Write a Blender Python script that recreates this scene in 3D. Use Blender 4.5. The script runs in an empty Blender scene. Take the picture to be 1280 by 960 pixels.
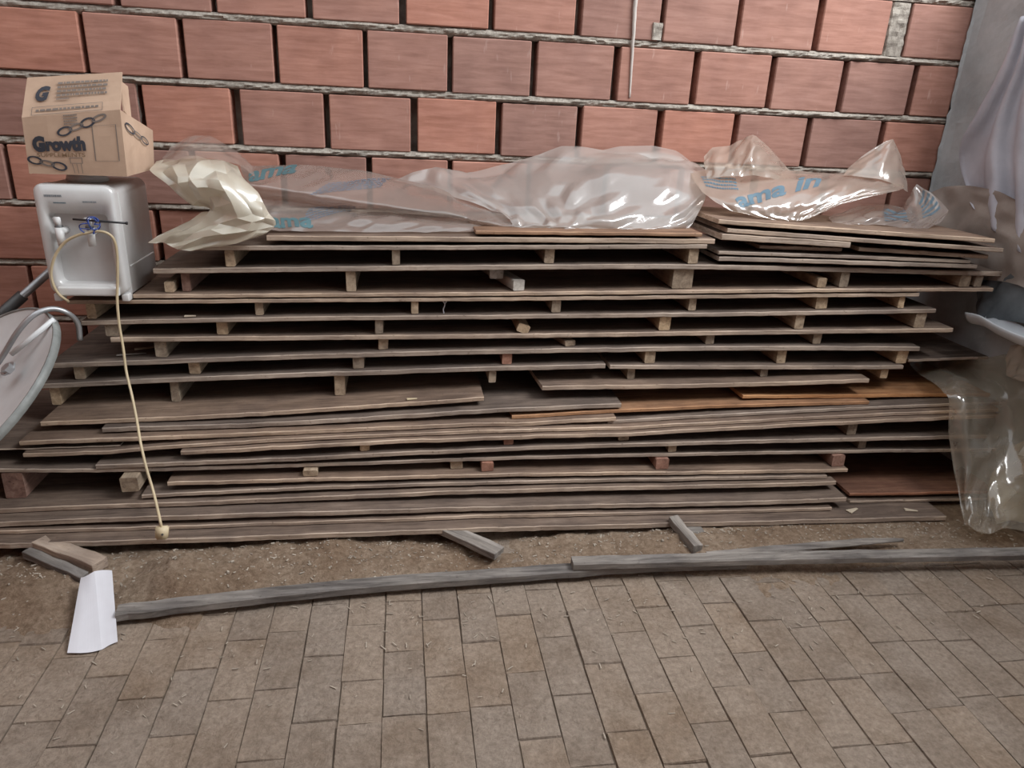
import bpy, bmesh, math, random
import numpy as np
from mathutils import Vector, Matrix, noise

random.seed(7)
SC = bpy.context.scene
COL = SC.collection

# ------------------------------------------------------------------ camera
F, PITCH, ROLL, YAW = 900.0, 0.3663, 0.0490, 0.1616
CAM = Vector((0.0, -2.8648, 1.3346))
_R = Vector((math.cos(YAW), -math.sin(YAW), 0))
_FH = Vector((math.sin(YAW), math.cos(YAW), 0))
_FW = _FH * math.cos(PITCH) - Vector((0, 0, 1)) * math.sin(PITCH)
_U = _FH * math.sin(PITCH) + Vector((0, 0, 1)) * math.cos(PITCH)
RIGHT = _R * math.cos(ROLL) + _U * math.sin(ROLL)
UP = -_R * math.sin(ROLL) + _U * math.cos(ROLL)
cd = bpy.data.cameras.new('camera')
cd.sensor_width = 36.0
cd.lens = F / 1280.0 * 36.0
cd.clip_start = 0.05
cam = bpy.data.objects.new('camera', cd)
COL.objects.link(cam)
_m = Matrix((RIGHT, UP, -_FW)).transposed().to_4x4()
_m.translation = CAM
cam.matrix_world = _m
SC.camera = cam

# ------------------------------------------------------------------ world, light, exposure
SC.view_settings.view_transform = 'Standard'
SC.view_settings.look = 'None'
SC.view_settings.gamma = 1.0
SC.view_settings.use_curve_mapping = False
SC.view_settings.exposure = -0.70
w = bpy.data.worlds.new('overcast_sky')
SC.world = w
w.use_nodes = True
bg = w.node_tree.nodes['Background']
bg.inputs[0].default_value = (0.93, 0.965, 1.0, 1)
bg.inputs[1].default_value = 2.2
def area(name, loc, target, sx, sy, power, col):
    l = bpy.data.lights.new(name, 'AREA'); l.shape = 'RECTANGLE'
    l.size = sx; l.size_y = sy; l.energy = power; l.color = col
    o = bpy.data.objects.new(name, l); COL.objects.link(o)
    o.location = loc
    o.rotation_euler = (Vector(target) - Vector(loc)).to_track_quat('-Z', 'Y').to_euler()
    return o
area('open_sky_right_offscreen', (3.0, -1.8, 3.9), (1.5, 0.0, 1.4), 2.4, 1.0, 330.0, (0.97, 0.98, 1.0))

# ------------------------------------------------------------------ pixel -> world on a real plane
def ray(px, py):
    return RIGHT * ((px - 640) / F) - UP * ((py - 480) / F) + _FW
def atY(px, py, Y):
    d = ray(px, py); t = (Y - CAM.y) / d.y
    return CAM + d * t
def atZ(px, py, Z):
    d = ray(px, py); t = (Z - CAM.z) / d.z
    return CAM + d * t
def atX(px, py, X):
    d = ray(px, py); t = (X - CAM.x) / d.x
    return CAM + d * t
def N(x, y=0.0, z=0.0):
    return noise.noise(Vector((x, y, z)))

# ------------------------------------------------------------------ material helpers
def newmat(name):
    m = bpy.data.materials.new(name); m.use_nodes = True
    nt = m.node_tree; nt.nodes.clear()
    return m, nt, nt.nodes, nt.links
def nd(nt, typ, **kw):
    n = nt.nodes.new(typ)
    for k, v in kw.items():
        if k.startswith('i_'):
            n.inputs[k[2:].replace('_', ' ')].default_value = v
        else:
            setattr(n, k, v)
    return n
def ramp(nt, stops, fac=None):
    r = nt.nodes.new('ShaderNodeValToRGB')
    e = r.color_ramp.elements
    while len(e) < len(stops): e.new(0.5)
    for el, (p, c) in zip(e, stops):
        el.position = p; el.color = (*c, 1)
    if fac is not None: nt.links.new(fac, r.inputs[0])
    return r
def mixc(nt, fac, a, b, mode='MIX'):
    n = nt.nodes.new('ShaderNodeMix'); n.data_type = 'RGBA'; n.blend_type = mode
    for v, i in ((fac, 0), (a, 6), (b, 7)):
        if hasattr(v, 'is_linked') or hasattr(v, 'links'):
            nt.links.new(v, n.inputs[i])
        else:
            n.inputs[i].default_value = v if i == 0 else (*v, 1)
    return n.outputs[2]
def coords(nt, scale=(1, 1, 1), kind='Object', rnd=True):
    mp = nt.nodes.new('ShaderNodeMapping')
    mp.inputs['Scale'].default_value = scale
    if kind == 'Position':
        tc = nt.nodes.new('ShaderNodeNewGeometry')
    else:
        tc = nt.nodes.new('ShaderNodeTexCoord')
    nt.links.new(tc.outputs[kind], mp.inputs[0])
    if rnd:
        oi = nt.nodes.new('ShaderNodeObjectInfo')
        mu = nt.nodes.new('ShaderNodeMath'); mu.operation = 'MULTIPLY'; mu.inputs[1].default_value = 37.0
        nt.links.new(oi.outputs['Random'], mu.inputs[0])
        cb = nt.nodes.new('ShaderNodeCombineXYZ')
        for i in range(3): nt.links.new(mu.outputs[0], cb.inputs[i])
        nt.links.new(cb.outputs[0], mp.inputs['Location'])
    return mp.outputs[0]
def noise_n(nt, vec, scale, detail=6, rough=0.6, dist=0.0):
    n = nd(nt, 'ShaderNodeTexNoise'); n.inputs['Scale'].default_value = scale
    n.inputs['Detail'].default_value = detail; n.inputs['Roughness'].default_value = rough
    n.inputs['Distortion'].default_value = dist
    nt.links.new(vec, n.inputs['Vector'])
    return n.outputs[0]
def finish(nt, col, rough=0.8, bump=None, bstr=0.3, bdist=0.004, metallic=0.0, spec=0.3):
    p = nd(nt, 'ShaderNodeBsdfPrincipled')
    out = nd(nt, 'ShaderNodeOutputMaterial')
    if hasattr(col, 'links'): nt.links.new(col, p.inputs['Base Color'])
    else: p.inputs['Base Color'].default_value = (*col, 1)
    if hasattr(rough, 'links'): nt.links.new(rough, p.inputs['Roughness'])
    else: p.inputs['Roughness'].default_value = rough
    p.inputs['Metallic'].default_value = metallic
    p.inputs['Specular IOR Level'].default_value = spec
    if bump is not None:
        b = nd(nt, 'ShaderNodeBump'); b.inputs['Strength'].default_value = bstr
        b.inputs['Distance'].default_value = bdist
        nt.links.new(bump, b.inputs['Height']); nt.links.new(b.outputs[0], p.inputs['Normal'])
    nt.links.new(p.outputs[0], out.inputs[0])
    return p
def objrand(nt, lo, hi):
    oi = nt.nodes.new('ShaderNodeObjectInfo')
    mr = nt.nodes.new('ShaderNodeMapRange')
    mr.inputs['To Min'].default_value = lo; mr.inputs['To Max'].default_value = hi
    nt.links.new(oi.outputs['Random'], mr.inputs['Value'])
    return mr.outputs[0]
def hsv(nt, col, h=None, s=None, v=None):
    n = nt.nodes.new('ShaderNodeHueSaturation')
    nt.links.new(col, n.inputs['Color'])
    for k, x in (('Hue', h), ('Saturation', s), ('Value', v)):
        if x is None: continue
        if hasattr(x, 'links'): nt.links.new(x, n.inputs[k])
        else: n.inputs[k].default_value = x
    return n.outputs[0]

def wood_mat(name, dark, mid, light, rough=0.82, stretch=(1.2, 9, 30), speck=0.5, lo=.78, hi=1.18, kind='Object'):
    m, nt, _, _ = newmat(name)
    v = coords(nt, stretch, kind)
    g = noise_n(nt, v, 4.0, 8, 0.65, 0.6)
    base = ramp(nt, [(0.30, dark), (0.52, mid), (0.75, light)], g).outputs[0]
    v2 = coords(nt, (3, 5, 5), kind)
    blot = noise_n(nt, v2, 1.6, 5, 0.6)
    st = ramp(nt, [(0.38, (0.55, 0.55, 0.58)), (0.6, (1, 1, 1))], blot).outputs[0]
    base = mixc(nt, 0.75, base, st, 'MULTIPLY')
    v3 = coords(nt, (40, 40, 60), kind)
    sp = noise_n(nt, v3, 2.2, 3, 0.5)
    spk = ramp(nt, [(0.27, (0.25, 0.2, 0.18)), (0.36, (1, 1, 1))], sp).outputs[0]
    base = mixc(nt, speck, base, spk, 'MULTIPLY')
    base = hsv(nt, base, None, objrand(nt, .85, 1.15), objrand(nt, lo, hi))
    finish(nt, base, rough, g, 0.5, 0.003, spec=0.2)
    return m
M = {}
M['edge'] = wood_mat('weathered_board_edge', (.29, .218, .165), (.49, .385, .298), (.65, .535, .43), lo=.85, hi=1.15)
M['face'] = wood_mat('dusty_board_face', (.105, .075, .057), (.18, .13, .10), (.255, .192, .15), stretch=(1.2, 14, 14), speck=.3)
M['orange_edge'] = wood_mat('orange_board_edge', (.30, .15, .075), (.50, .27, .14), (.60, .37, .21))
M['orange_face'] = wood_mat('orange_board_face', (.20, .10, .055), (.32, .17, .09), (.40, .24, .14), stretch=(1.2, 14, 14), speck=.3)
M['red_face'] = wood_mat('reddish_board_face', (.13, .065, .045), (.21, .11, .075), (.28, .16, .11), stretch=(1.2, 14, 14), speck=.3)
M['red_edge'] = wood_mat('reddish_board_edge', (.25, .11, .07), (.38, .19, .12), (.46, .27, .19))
M['spacer'] = wood_mat('spacer_wood', (.27, .20, .14), (.45, .345, .24), (.62, .50, .36), stretch=(14, 2, 14), lo=.7, hi=1.25)
M['spacer_pale'] = wood_mat('pale_spacer_wood', (.33, .30, .26), (.46, .42, .37), (.58, .54, .48), stretch=(14, 2, 14))
M['spacer_red'] = wood_mat('reddish_spacer_wood', (.22, .12, .09), (.34, .19, .14), (.45, .29, .22), stretch=(14, 2, 14))
M['grey'] = wood_mat('grey_weathered_stick', (.12, .105, .095), (.25, .225, .20), (.38, .35, .32), stretch=(1.5, 14, 14), speck=.35)

def brick_mat():
    m, nt, _, _ = newmat('terracotta_brick')
    v = coords(nt, (2.5, 6, 22))
    g = noise_n(nt, v, 3.0, 6, 0.6, 0.3)
    base = ramp(nt, [(0.3, (.325, .158, .115)), (0.55, (.415, .212, .160)), (0.8, (.485, .265, .205))], g).outputs[0]
    v2 = coords(nt, (6, 6, 5))
    bl = noise_n(nt, v2, 1.3, 4, 0.55)
    base = mixc(nt, 0.6, base, ramp(nt, [(0.35, (.74, .72, .74)), (0.62, (1, 1, 1))], bl).outputs[0], 'MULTIPLY')
    v3 = coords(nt, (26, 10, 7))
    sc = noise_n(nt, v3, 1.5, 3, 0.5)
    scr = ramp(nt, [(0.68, (0, 0, 0)), (0.78, (.45, .45, .45))], sc).outputs[0]
    base = mixc(nt, scr, base, (.60, .42, .36))
    base = hsv(nt, base, None, objrand(nt, .88, 1.08), objrand(nt, .80, 1.14))
    finish(nt, base, 0.75, g, 0.25, 0.002)
    return m
M['brick'] = brick_mat()
def mortar_mat():
    m, nt, _, _ = newmat('rough_mortar')
    v = coords(nt, (1, 1, 1), rnd=False)
    g = noise_n(nt, v, 60, 8, 0.75)
    bl = noise_n(nt, v, 7, 4, 0.6)
    base = ramp(nt, [(0.3, (.22, .195, .165)), (0.5, (.36, .325, .28)), (0.72, (.48, .445, .39))], g).outputs[0]
    base = mixc(nt, 0.7, base, ramp(nt, [(0.34, (.55, .53, .52)), (0.5, (1, 1, 1))], bl).outputs[0], 'MULTIPLY')
    finish(nt, base, 0.95, g, 0.9, 0.006)
    return m
M['mortar'] = mortar_mat()
def plain_noise(name, a, b, c, scale=6, rough=0.9, bstr=.4, bdist=.004, spec=.2, bs=None, kind='Object'):
    m, nt, _, _ = newmat(name)
    v = coords(nt, (1, 1, 1), kind, rnd=False)
    g = noise_n(nt, v, scale, 8, 0.65)
    base = ramp(nt, [(0.32, a), (0.5, b), (0.7, c)], g).outputs[0]
    g2 = noise_n(nt, v, bs, 8, .7) if bs else g
    finish(nt, base, rough, g2, bstr, bdist, spec=spec)
    return m
M['back'] = plain_noise('mortar_core', (.22, .195, .165), (.36, .325, .28), (.48, .445, .39), 18)
M['plaster'] = plain_noise('grey_cement_plaster', (.30, .33, .34), (.40, .43, .44), (.50, .53, .54), 4, bs=45, bstr=.5)
M['ceil'] = plain_noise('concrete_ceiling', (.30, .30, .29), (.38, .38, .37), (.44, .44, .43), 3)
M['brickwall'] = plain_noise('plain_brickwork', (.325, .158, .115), (.415, .212, .160), (.485, .265, .205), 4)
def paver_mat():
    m, nt, _, _ = newmat('worn_dusty_paver')
    v = coords(nt, (1, 1, 1), 'Position', rnd=False)
    g = noise_n(nt, v, 70, 9, 0.72)
    base = ramp(nt, [(0.28, (.185, .142, .108)), (0.5, (.275, .218, .170)), (0.74, (.37, .30, .24))], g).outputs[0]
    bl = noise_n(nt, v, 4.5, 6, 0.65)
    base = mixc(nt, .75, base, ramp(nt, [(.34, (.68, .62, .56)), (.56, (1, 1, 1))], bl).outputs[0], 'MULTIPLY')
    f = noise_n(nt, v, 38, 5, .7, 2.0)
    base = mixc(nt, ramp(nt, [(.62, (0, 0, 0)), (.72, (.55, .55, .55))], f).outputs[0], base, (.42, .355, .285))
    d = noise_n(nt, v, 17, 7, .7, 1.0)
    base = mixc(nt, ramp(nt, [(.30, (.5, .5, .5)), (.38, (0, 0, 0))], d).outputs[0], base, (.12, .085, .06))
    gg = noise_n(nt, v, 26, 9, .72, .6)
    base = hsv(nt, base, None, objrand(nt, .92, 1.08), objrand(nt, .95, 1.05))
    finish(nt, base, .9, gg, .9, .012)
    return m
M['paver'] = paver_mat()
M['soil'] = plain_noise('dark_joint_soil', (.12, .092, .07), (.19, .15, .115), (.26, .21, .165), 40)
def sand_mat():
    m, nt, _, _ = newmat('brown_sand')
    v = coords(nt, (1, 1, 1), rnd=False)
    g = noise_n(nt, v, 55, 9, 0.75)
    base = ramp(nt, [(0.30, (.17, .122, .083)), (0.5, (.29, .215, .155)), (0.74, (.44, .35, .265))], g).outputs[0]
    bl = noise_n(nt, v, 3.2, 5, 0.6)
    base = mixc(nt, .8, base, ramp(nt, [(.36, (.66, .58, .52)), (.6, (1, 1, 1))], bl).outputs[0], 'MULTIPLY')
    finish(nt, base, .95, g, 1.0, .012, spec=.1)
    return m
M['sand'] = sand_mat()
def simple(name, c, rough=.5, metallic=0.0, spec=.4, var=.12, scale=8):
    m, nt, _, _ = newmat(name)
    v = coords(nt, (1, 1, 1), rnd=False)
    g = noise_n(nt, v, scale, 5, .6)
    a = tuple(x * (1 - var) for x in c); b = tuple(min(1, x * (1 + var)) for x in c)
    finish(nt, ramp(nt, [(.35, a), (.65, b)], g).outputs[0], rough, g, .1, .002, metallic, spec)
    return m
M['white'] = simple('off_white_plastic', (.66, .66, .65), .35, 0, .5, .05)
M['silver'] = simple('silver_grey_plastic', (.62, .62, .61), .28, .15, .5, .06)
M['silver_side'] = simple('dull_grey_plastic_side', (.60, .60, .59), .40, 0, .4, .06)
M['recess'] = simple('pale_grey_recess', (.60, .60, .60), .35, .1, .5, .05)
M['dark'] = simple('black_plastic', (.02, .02, .022), .4)
M['blue'] = simple('blue_wire_coating', (.03, .07, .30), .4)
M['cable'] = simple('cream_cable', (.55, .45, .29), .5, 0, .4, .12)
M['teal'] = simple('teal_print', (.07, .14, .155), .5)
M['blueprint'] = simple('blue_print', (.09, .155, .20), .5)
M['smallprint'] = simple('grey_blue_small_print', (.13, .16, .20), .6)
M['ink'] = simple('dark_ink', (.045, .05, .065), .7)
M['ink2'] = simple('faint_grey_ink', (.20, .17, .15), .7)
M['ink_brown'] = simple('brown_ink', (.24, .155, .09), .7)
M['ink_pale'] = simple('pale_grey_print', (.22, .25, .27), .6)
M['paper'] = simple('white_paper', (.62, .62, .655), .7, 0, .2, .04)
M['dish'] = simple('white_painted_dish', (.66, .68, .68), .4, 0, .5, .10, 5)
M['dish_edge'] = simple('grey_dish_rim', (.22, .23, .22), .5, 0, .4, .25, 14)
M['metal'] = simple('galvanised_metal', (.40, .41, .42), .38, .7, .5, .15)
M['dmetal'] = simple('dark_metal', (.12, .12, .12), .45, .6, .5, .2)
M['pipe'] = simple('white_pvc', (.62, .65, .68), .35, 0, .5, .06)
M['post'] = simple('red_brown_post', (.16, .085, .07), .8, 0, .2, .2)
M['chip'] = simple('pale_wood_chip', (.50, .42, .32), .8, 0, .2, .2)
M['pebble'] = simple('grey_pebble', (.38, .33, .27), .9, 0, .2, .25)
M['plaster_stain'] = simple('whitish_mortar_run', (.55, .50, .46), .9, 0, .2, .15)
def card_mat():
    m, nt, _, _ = newmat('brown_cardboard')
    v = coords(nt, (1, 1, 1), rnd=False)
    g = noise_n(nt, v, 7, 6, .6)
    base = ramp(nt, [(.32, (.46, .32, .23)), (.55, (.54, .385, .28)), (.75, (.60, .44, .325))], g).outputs[0]
    finish(nt, base, .85, g, .15, .003)
    return m
M['card'] = card_mat()
def cloth_mat(name, a, b, scale=220):
    m, nt, _, _ = newmat(name)
    v = coords(nt, (1, 1, 1), rnd=False)
    g = noise_n(nt, v, 5, 5, .6)
    f = noise_n(nt, v, scale, 2, .5)
    finish(nt, ramp(nt, [(.35, a), (.65, b)], g).outputs[0], .9, f, .3, .002, spec=.1)
    return m
M['cloth'] = cloth_mat('grey_cloth', (.40, .41, .46), (.52, .53, .58))
M['tarp'] = cloth_mat('brown_grey_tarp', (.26, .225, .20), (.36, .32, .285))
M['darktarp'] = cloth_mat('dark_grey_tarp', (.10, .115, .125), (.20, .225, .24))
def film_mat(name, tint, body, clear, rough=.22, trans=.45, var=.25):
    """thin plastic film: part see-through, part milky, glossy"""
    m, nt, nodes, links = newmat(name)
    v = coords(nt, (1, 1, 1), rnd=False)
    g = noise_n(nt, v, 9, 6, .65, .8)
    g2 = noise_n(nt, v, 60, 4, .6)
    p = nd(nt, 'ShaderNodeBsdfPrincipled')
    c = ramp(nt, [(.3, tuple(x * .82 for x in body)), (.7, body)], g).outputs[0]
    links.new(c, p.inputs['Base Color']); p.inputs['Roughness'].default_value = rough
    p.inputs['Specular IOR Level'].default_value = .6
    bp = nd(nt, 'ShaderNodeBump'); bp.inputs['Strength'].default_value = .15; bp.inputs['Distance'].default_value = .003
    links.new(g2, bp.inputs['Height']); links.new(bp.outputs[0], p.inputs['Normal'])
    tl = nd(nt, 'ShaderNodeBsdfTranslucent'); links.new(c, tl.inputs[0])
    mx = nd(nt, 'ShaderNodeMixShader'); mx.inputs[0].default_value = trans
    links.new(p.outputs[0], mx.inputs[1]); links.new(tl.outputs[0], mx.inputs[2])
    gl = nd(nt, 'ShaderNodeBsdfGlossy'); gl.inputs['Roughness'].default_value = rough * .7
    gl.inputs['Color'].default_value = (.9, .9, .9, 1); links.new(bp.outputs[0], gl.inputs['Normal'])
    lw = nd(nt, 'ShaderNodeLayerWeight'); lw.inputs['Blend'].default_value = .3
    fr = nd(nt, 'ShaderNodeMapRange'); fr.inputs['To Min'].default_value = .05; fr.inputs['To Max'].default_value = .45
    links.new(lw.outputs['Facing'], fr.inputs['Value'])
    tr = nd(nt, 'ShaderNodeBsdfTransparent'); tr.inputs[0].default_value = (*tint, 1)
    m2 = nd(nt, 'ShaderNodeMixShader')
    mr = nd(nt, 'ShaderNodeMapRange'); mr.inputs['From Min'].default_value = .3; mr.inputs['From Max'].default_value = .7
    mr.inputs['To Min'].default_value = max(0, clear - var); mr.inputs['To Max'].default_value = min(1, clear + var)
    links.new(g, mr.inputs['Value'])
    links.new(mr.outputs[0], m2.inputs[0]); links.new(mx.outputs[0], m2.inputs[1]); links.new(tr.outputs[0], m2.inputs[2])
    m3 = nd(nt, 'ShaderNodeMixShader'); links.new(fr.outputs[0], m3.inputs[0])
    links.new(m2.outputs[0], m3.inputs[1]); links.new(gl.outputs[0], m3.inputs[2])
    out = nd(nt, 'ShaderNodeOutputMaterial'); links.new(m3.outputs[0], out.inputs[0])
    return m
M['film'] = film_mat('milky_clear_film', (.93, .88, .84), (.58, .50, .45), .44, var=.09)
M['film_white'] = film_mat('white_clear_film', (.95, .93, .90), (.70, .66, .62), .34, var=.09)
M['film_warm'] = film_mat('warm_clear_film', (.95, .88, .80), (.68, .58, .49), .40, var=.09)
M['film_clear'] = film_mat('thin_clear_film', (.95, .90, .86), (.70, .62, .56), .60, var=.08)
M['bag'] = film_mat('cream_white_bag', (.9, .85, .7), (.74, .69, .56), .03, .35, .30, .03)
M['film_drape'] = film_mat('yellowish_clear_film', (.93, .88, .78), (.66, .59, .48), .60, .16, .4, .08)

# ------------------------------------------------------------------ object helpers
def link(name, me, mats=None, parent=None, smooth=False):
    o = bpy.data.objects.new(name, me); COL.objects.link(o)
    if mats is not None:
        for m in (mats if isinstance(mats, (list, tuple)) else [mats]):
            me.materials.append(M[m] if isinstance(m, str) else m)
    if parent is not None: o.parent = parent
    if smooth:
        for p in me.polygons: p.use_smooth = True
    return o
def mesh(name, verts, faces, mats=None, parent=None, smooth=False, recalc=True):
    me = bpy.data.meshes.new(name)
    me.from_pydata([tuple(v) for v in verts], [], faces)
    if recalc:
        b = bmesh.new(); b.from_mesh(me); bmesh.ops.recalc_face_normals(b, faces=b.faces); b.to_mesh(me); b.free()
    me.update()
    return link(name, me, mats, parent, smooth)
def tag(o, label=None, cat=None, group=None, kind=None):
    if label: o['label'] = label
    if cat: o['category'] = cat
    if group: o['group'] = group
    if kind: o['kind'] = kind
    return o
def empty(name, loc=(0, 0, 0)):
    o = bpy.data.objects.new(name, None); COL.objects.link(o); o.location = loc
    o.empty_display_size = .05
    return o
def adopt(child, parent):
    child.parent = parent
    child.matrix_parent_inverse = Matrix.Translation(-Vector(parent.location))
    return child
def bm_box(bm, lo, hi, mat=None):
    g = bmesh.ops.create_cube(bm, size=1.0)['verts']
    c = (Vector(lo) + Vector(hi)) / 2; s = Vector(hi) - Vector(lo)
    for v in g:
        v.co = Vector((v.co.x * s.x, v.co.y * s.y, v.co.z * s.z)) + c
        if mat is not None: v.co = mat @ v.co
    return g
def bm_obj(name, bm, mats=None, parent=None, smooth=False):
    me = bpy.data.meshes.new(name); bm.to_mesh(me); bm.free()
    return link(name, me, mats, parent, smooth)
def bevel_box(name, lo, hi, r, mats, parent=None, seg=1, smooth=False, jit=0.0, seed=0):
    bm = bmesh.new(); bm_box(bm, lo, hi)
    if jit:
        rr = random.Random(seed)
        for v in bm.verts: v.co += Vector([rr.uniform(-jit, jit) for _ in range(3)])
    bmesh.ops.bevel(bm, geom=bm.edges[:], offset=r, segments=seg, affect='EDGES', profile=.6)
    return bm_obj(name, bm, mats, parent, smooth)
def tube_mesh(pts, r, n=8, closed=False, flat=None):
    pts = [Vector(p) for p in pts]
    rs = r if isinstance(r, (list, tuple)) else [r] * len(pts)
    V, Fc = [], []
    prev = None
    for i, p in enumerate(pts):
        t = (pts[min(i + 1, len(pts) - 1)] - pts[max(i - 1, 0)]).normalized()
        a = Vector((0, 0, 1)) if abs(t.z) < .9 else Vector((0, 1, 0))
        if prev is not None: a = prev
        u = (a - t * a.dot(t)).normalized(); prev = u
        v = t.cross(u)
        for k in range(n):
            an = 2 * math.pi * k / n
            V.append(p + (u * math.cos(an) + v * math.sin(an)) * rs[i])
    for i in range(len(pts) - 1):
        for k in range(n):
            Fc.append((i * n + k, i * n + (k + 1) % n, (i + 1) * n + (k + 1) % n, (i + 1) * n + k))
    Fc.append(tuple(range(n))[::-1]); Fc.append(tuple(range((len(pts) - 1) * n, len(pts) * n)))
    return V, Fc
def tube(name, pts, r, mats, parent=None, n=8, smooth=True):
    V, Fc = tube_mesh(pts, r, n)
    return mesh(name, V, Fc, mats, parent, smooth)
def cr(p0, p1, p2, p3, t):
    return .5 * ((2 * p1) + (-p0 + p2) * t + (2 * p0 - 5 * p1 + 4 * p2 - p3) * t * t + (-p0 + 3 * p1 - 3 * p2 + p3) * t ** 3)
def spline(pts, n, lin=0.0):
    P = [Vector(p) for p in pts]; P = [2 * P[0] - P[1]] + P + [2 * P[-1] - P[-2]]
    out = []
    for i in range(1, len(P) - 2):
        for k in range(n): out.append(cr(P[i - 1], P[i], P[i + 1], P[i + 2], k / n) * (1 - lin) + P[i].lerp(P[i + 1], k / n) * lin)
    out.append(P[-2]); return out

# ================================================================== THE SETTING
XR = 2.225                       # inside corner of the back wall
ROW_T, ROW_P, BH = 1.5654, .2149, .1885
# ---- back wall: dark core, mortar beds, one object per brick
wall = bevel_box('wall_back', (-2.9, .082, -.05), (XR + .25, .19, 3.0), .002, 'back')
tag(wall, kind='structure')
_bm = {}
def brick_mesh(wd):
    key = round(wd, 3)
    if key in _bm: return _bm[key]
    bm = bmesh.new(); bm_box(bm, (-wd / 2, 0, -BH / 2), (wd / 2, .09, BH / 2))
    bmesh.ops.bevel(bm, geom=bm.edges[:], offset=.0035, segments=1, affect='EDGES')
    me = bpy.data.meshes.new('brick'); bm.to_mesh(me); bm.free(); me.materials.append(M['brick'])
    _bm[key] = me
    return me
rb = random.Random(3)
def put_brick(x0, x1, row):
    zc = ROW_T - (row - 2) * ROW_P - BH / 2
    wd = round((x1 - x0) / .004) * .004
    o = bpy.data.objects.new('brick', brick_mesh(wd)); COL.objects.link(o); o.parent = wall
    o.location = ((x0 + x1) / 2, rb.uniform(-.003, .004), zc + rb.uniform(-.002, .002))
    o.rotation_euler = (rb.uniform(-.006, .006), rb.uniform(-.004, .004), rb.uniform(-.006, .006))
def px_row(row, ypx, spans):
    out = []
    for a, b in spans:
        y = ypx(.5 * (a + b))
        out.append((atY(a, y, 0).x, atY(b, y, 0).x))
    return out
r1 = px_row(1, lambda x: 8 + .05 * (x - 300), [(271, 381), (391, 498.5), (507.5, 611), (618, 719), (727, 825), (830, 919), (925, 1018), (1025, 1108), (1133, 1215)])
r2 = px_row(2, lambda x: 58 + .054 * (x - 160), [(0, 100), (108, 223), (231, 341), (348, 453.5), (459.5, 559.5), (566, 663.5), (671, 766), (774, 865), (873, 961), (968, 1051), (1057, 1138), (1144, 1193)])
r3 = px_row(3, lambda x: 150 + .045 * (x - 350), [(181, 289.5), (301.5, 405), (412.5, 513), (522, 619.5), (627, 720), (727, 819), (827, 914), (921, 1005), (1011, 1096), (1102, 1178)])
def extend_left(sp, to, gap=.021):
    sp = list(sp)
    while sp[0][0] > to:
        x = sp[0][0] - gap - rb.uniform(-.004, .004)
        sp.insert(0, (x - .29, x))
    return sp
rows = {1: extend_left(r1, -2.6), 2: extend_left([(r2[0][1] - .29, r2[0][1])] + r2[1:], -2.6), 3: extend_left(r3, -2.6)}
for k in range(-3, 10):
    if k not in rows:
        src = rows[2] if k % 2 == 0 else rows[3]
        rows[k] = [(a + .006 * math.sin(k * 3 + i), b + .006 * math.sin(k * 3 + i) - (0 if b < 2.2 else .006)) for i, (a, b) in enumerate(src)]
for k in sorted(rows):
    for a, b in rows[k]:
        put_brick(a, min(b, XR), k)
for k in range(-3, 10):            # lumpy mortar bed above each course
    z1 = ROW_T - (k - 2) * ROW_P + .0272
    z0 = z1 - .0280
    nx, nz = 520, 5
    V = []; Fc = []
    for i in range(nx + 1):
        x = -2.9 + (XR + 2.9) * i / nx
        for j in range(nz + 1):
            t = j / nz
            prof = math.sin(math.pi * t)
            n1 = N(x * 5, k * 3.1, t * .8); n2 = N(x * 34, k * 7.7, t * 4); n3 = N(x * 90, k * 2.2, t * 8)
            y = .012 - prof * (.013 + .014 * n1 + .010 * n2 + .005 * n3)
            zz = z0 + (z1 - z0) * t + (.004 * N(x * 20, k, 5) if j == 0 else 0) 
            if j == 0: zz -= .004 * max(0, N(x * 14, k * 1.7, 9)) * 2; y = max(y, .022)
            V.append((x, min(y, .026), zz))
    for i in range(nx):
        for j in range(nz):
            a = i * (nz + 1) + j
            Fc.append((a, a + nz + 1, a + nz + 2, a + 1))
    mesh('mortar_bed', V, Fc, 'mortar', wall, smooth=False)
# mortar fill in a few head joints (the wide one beside the last brick of the top course)
for (xa, xb, k, y0) in ((r1[7][1] + .002, r1[8][0] - .004, 1, .004), (r3[0][0] - .03, r3[0][0] - .018, 3, .012), (r1[4][1] - .028, r1[4][1] + .012, 1, -.004)):
    zc = ROW_T - (k - 2) * ROW_P
    zh = zc - BH if k != 1 or xb - xa > .05 else zc - BH * .99
    zt = zc if xa > 1.6 or k == 3 else zc - BH + .06
    V = []; Fc = []
    for i in range(13):
        for j in range(25):
            x = xa + (xb - xa) * i / 12; z = zh + (zt - zh) * j / 24
            V.append((x + .004 * N(z * 30, i), y0 - .008 * N(x * 50, z * 40) + .01 * (i in (0, 12)), z))
    for i in range(12):
        for j in range(24):
            a = i * 25 + j; Fc.append((a, a + 25, a + 26, a + 1))
    mesh('mortar_fill', V, Fc, 'mortar', wall)
# whitish mortar run dribbled down the wall
pts = []
for i in range(21):
    t = i / 20; p = atY(795 - 8 * t, -10 + 132 * t, -.004); pts.append((p.x + .002 * N(t * 9), -.004, p.z))
tube('mortar_run', pts, [.0085 * (1 - .6 * i / 20) for i in range(21)], 'plaster_stain', wall, 6)

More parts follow.
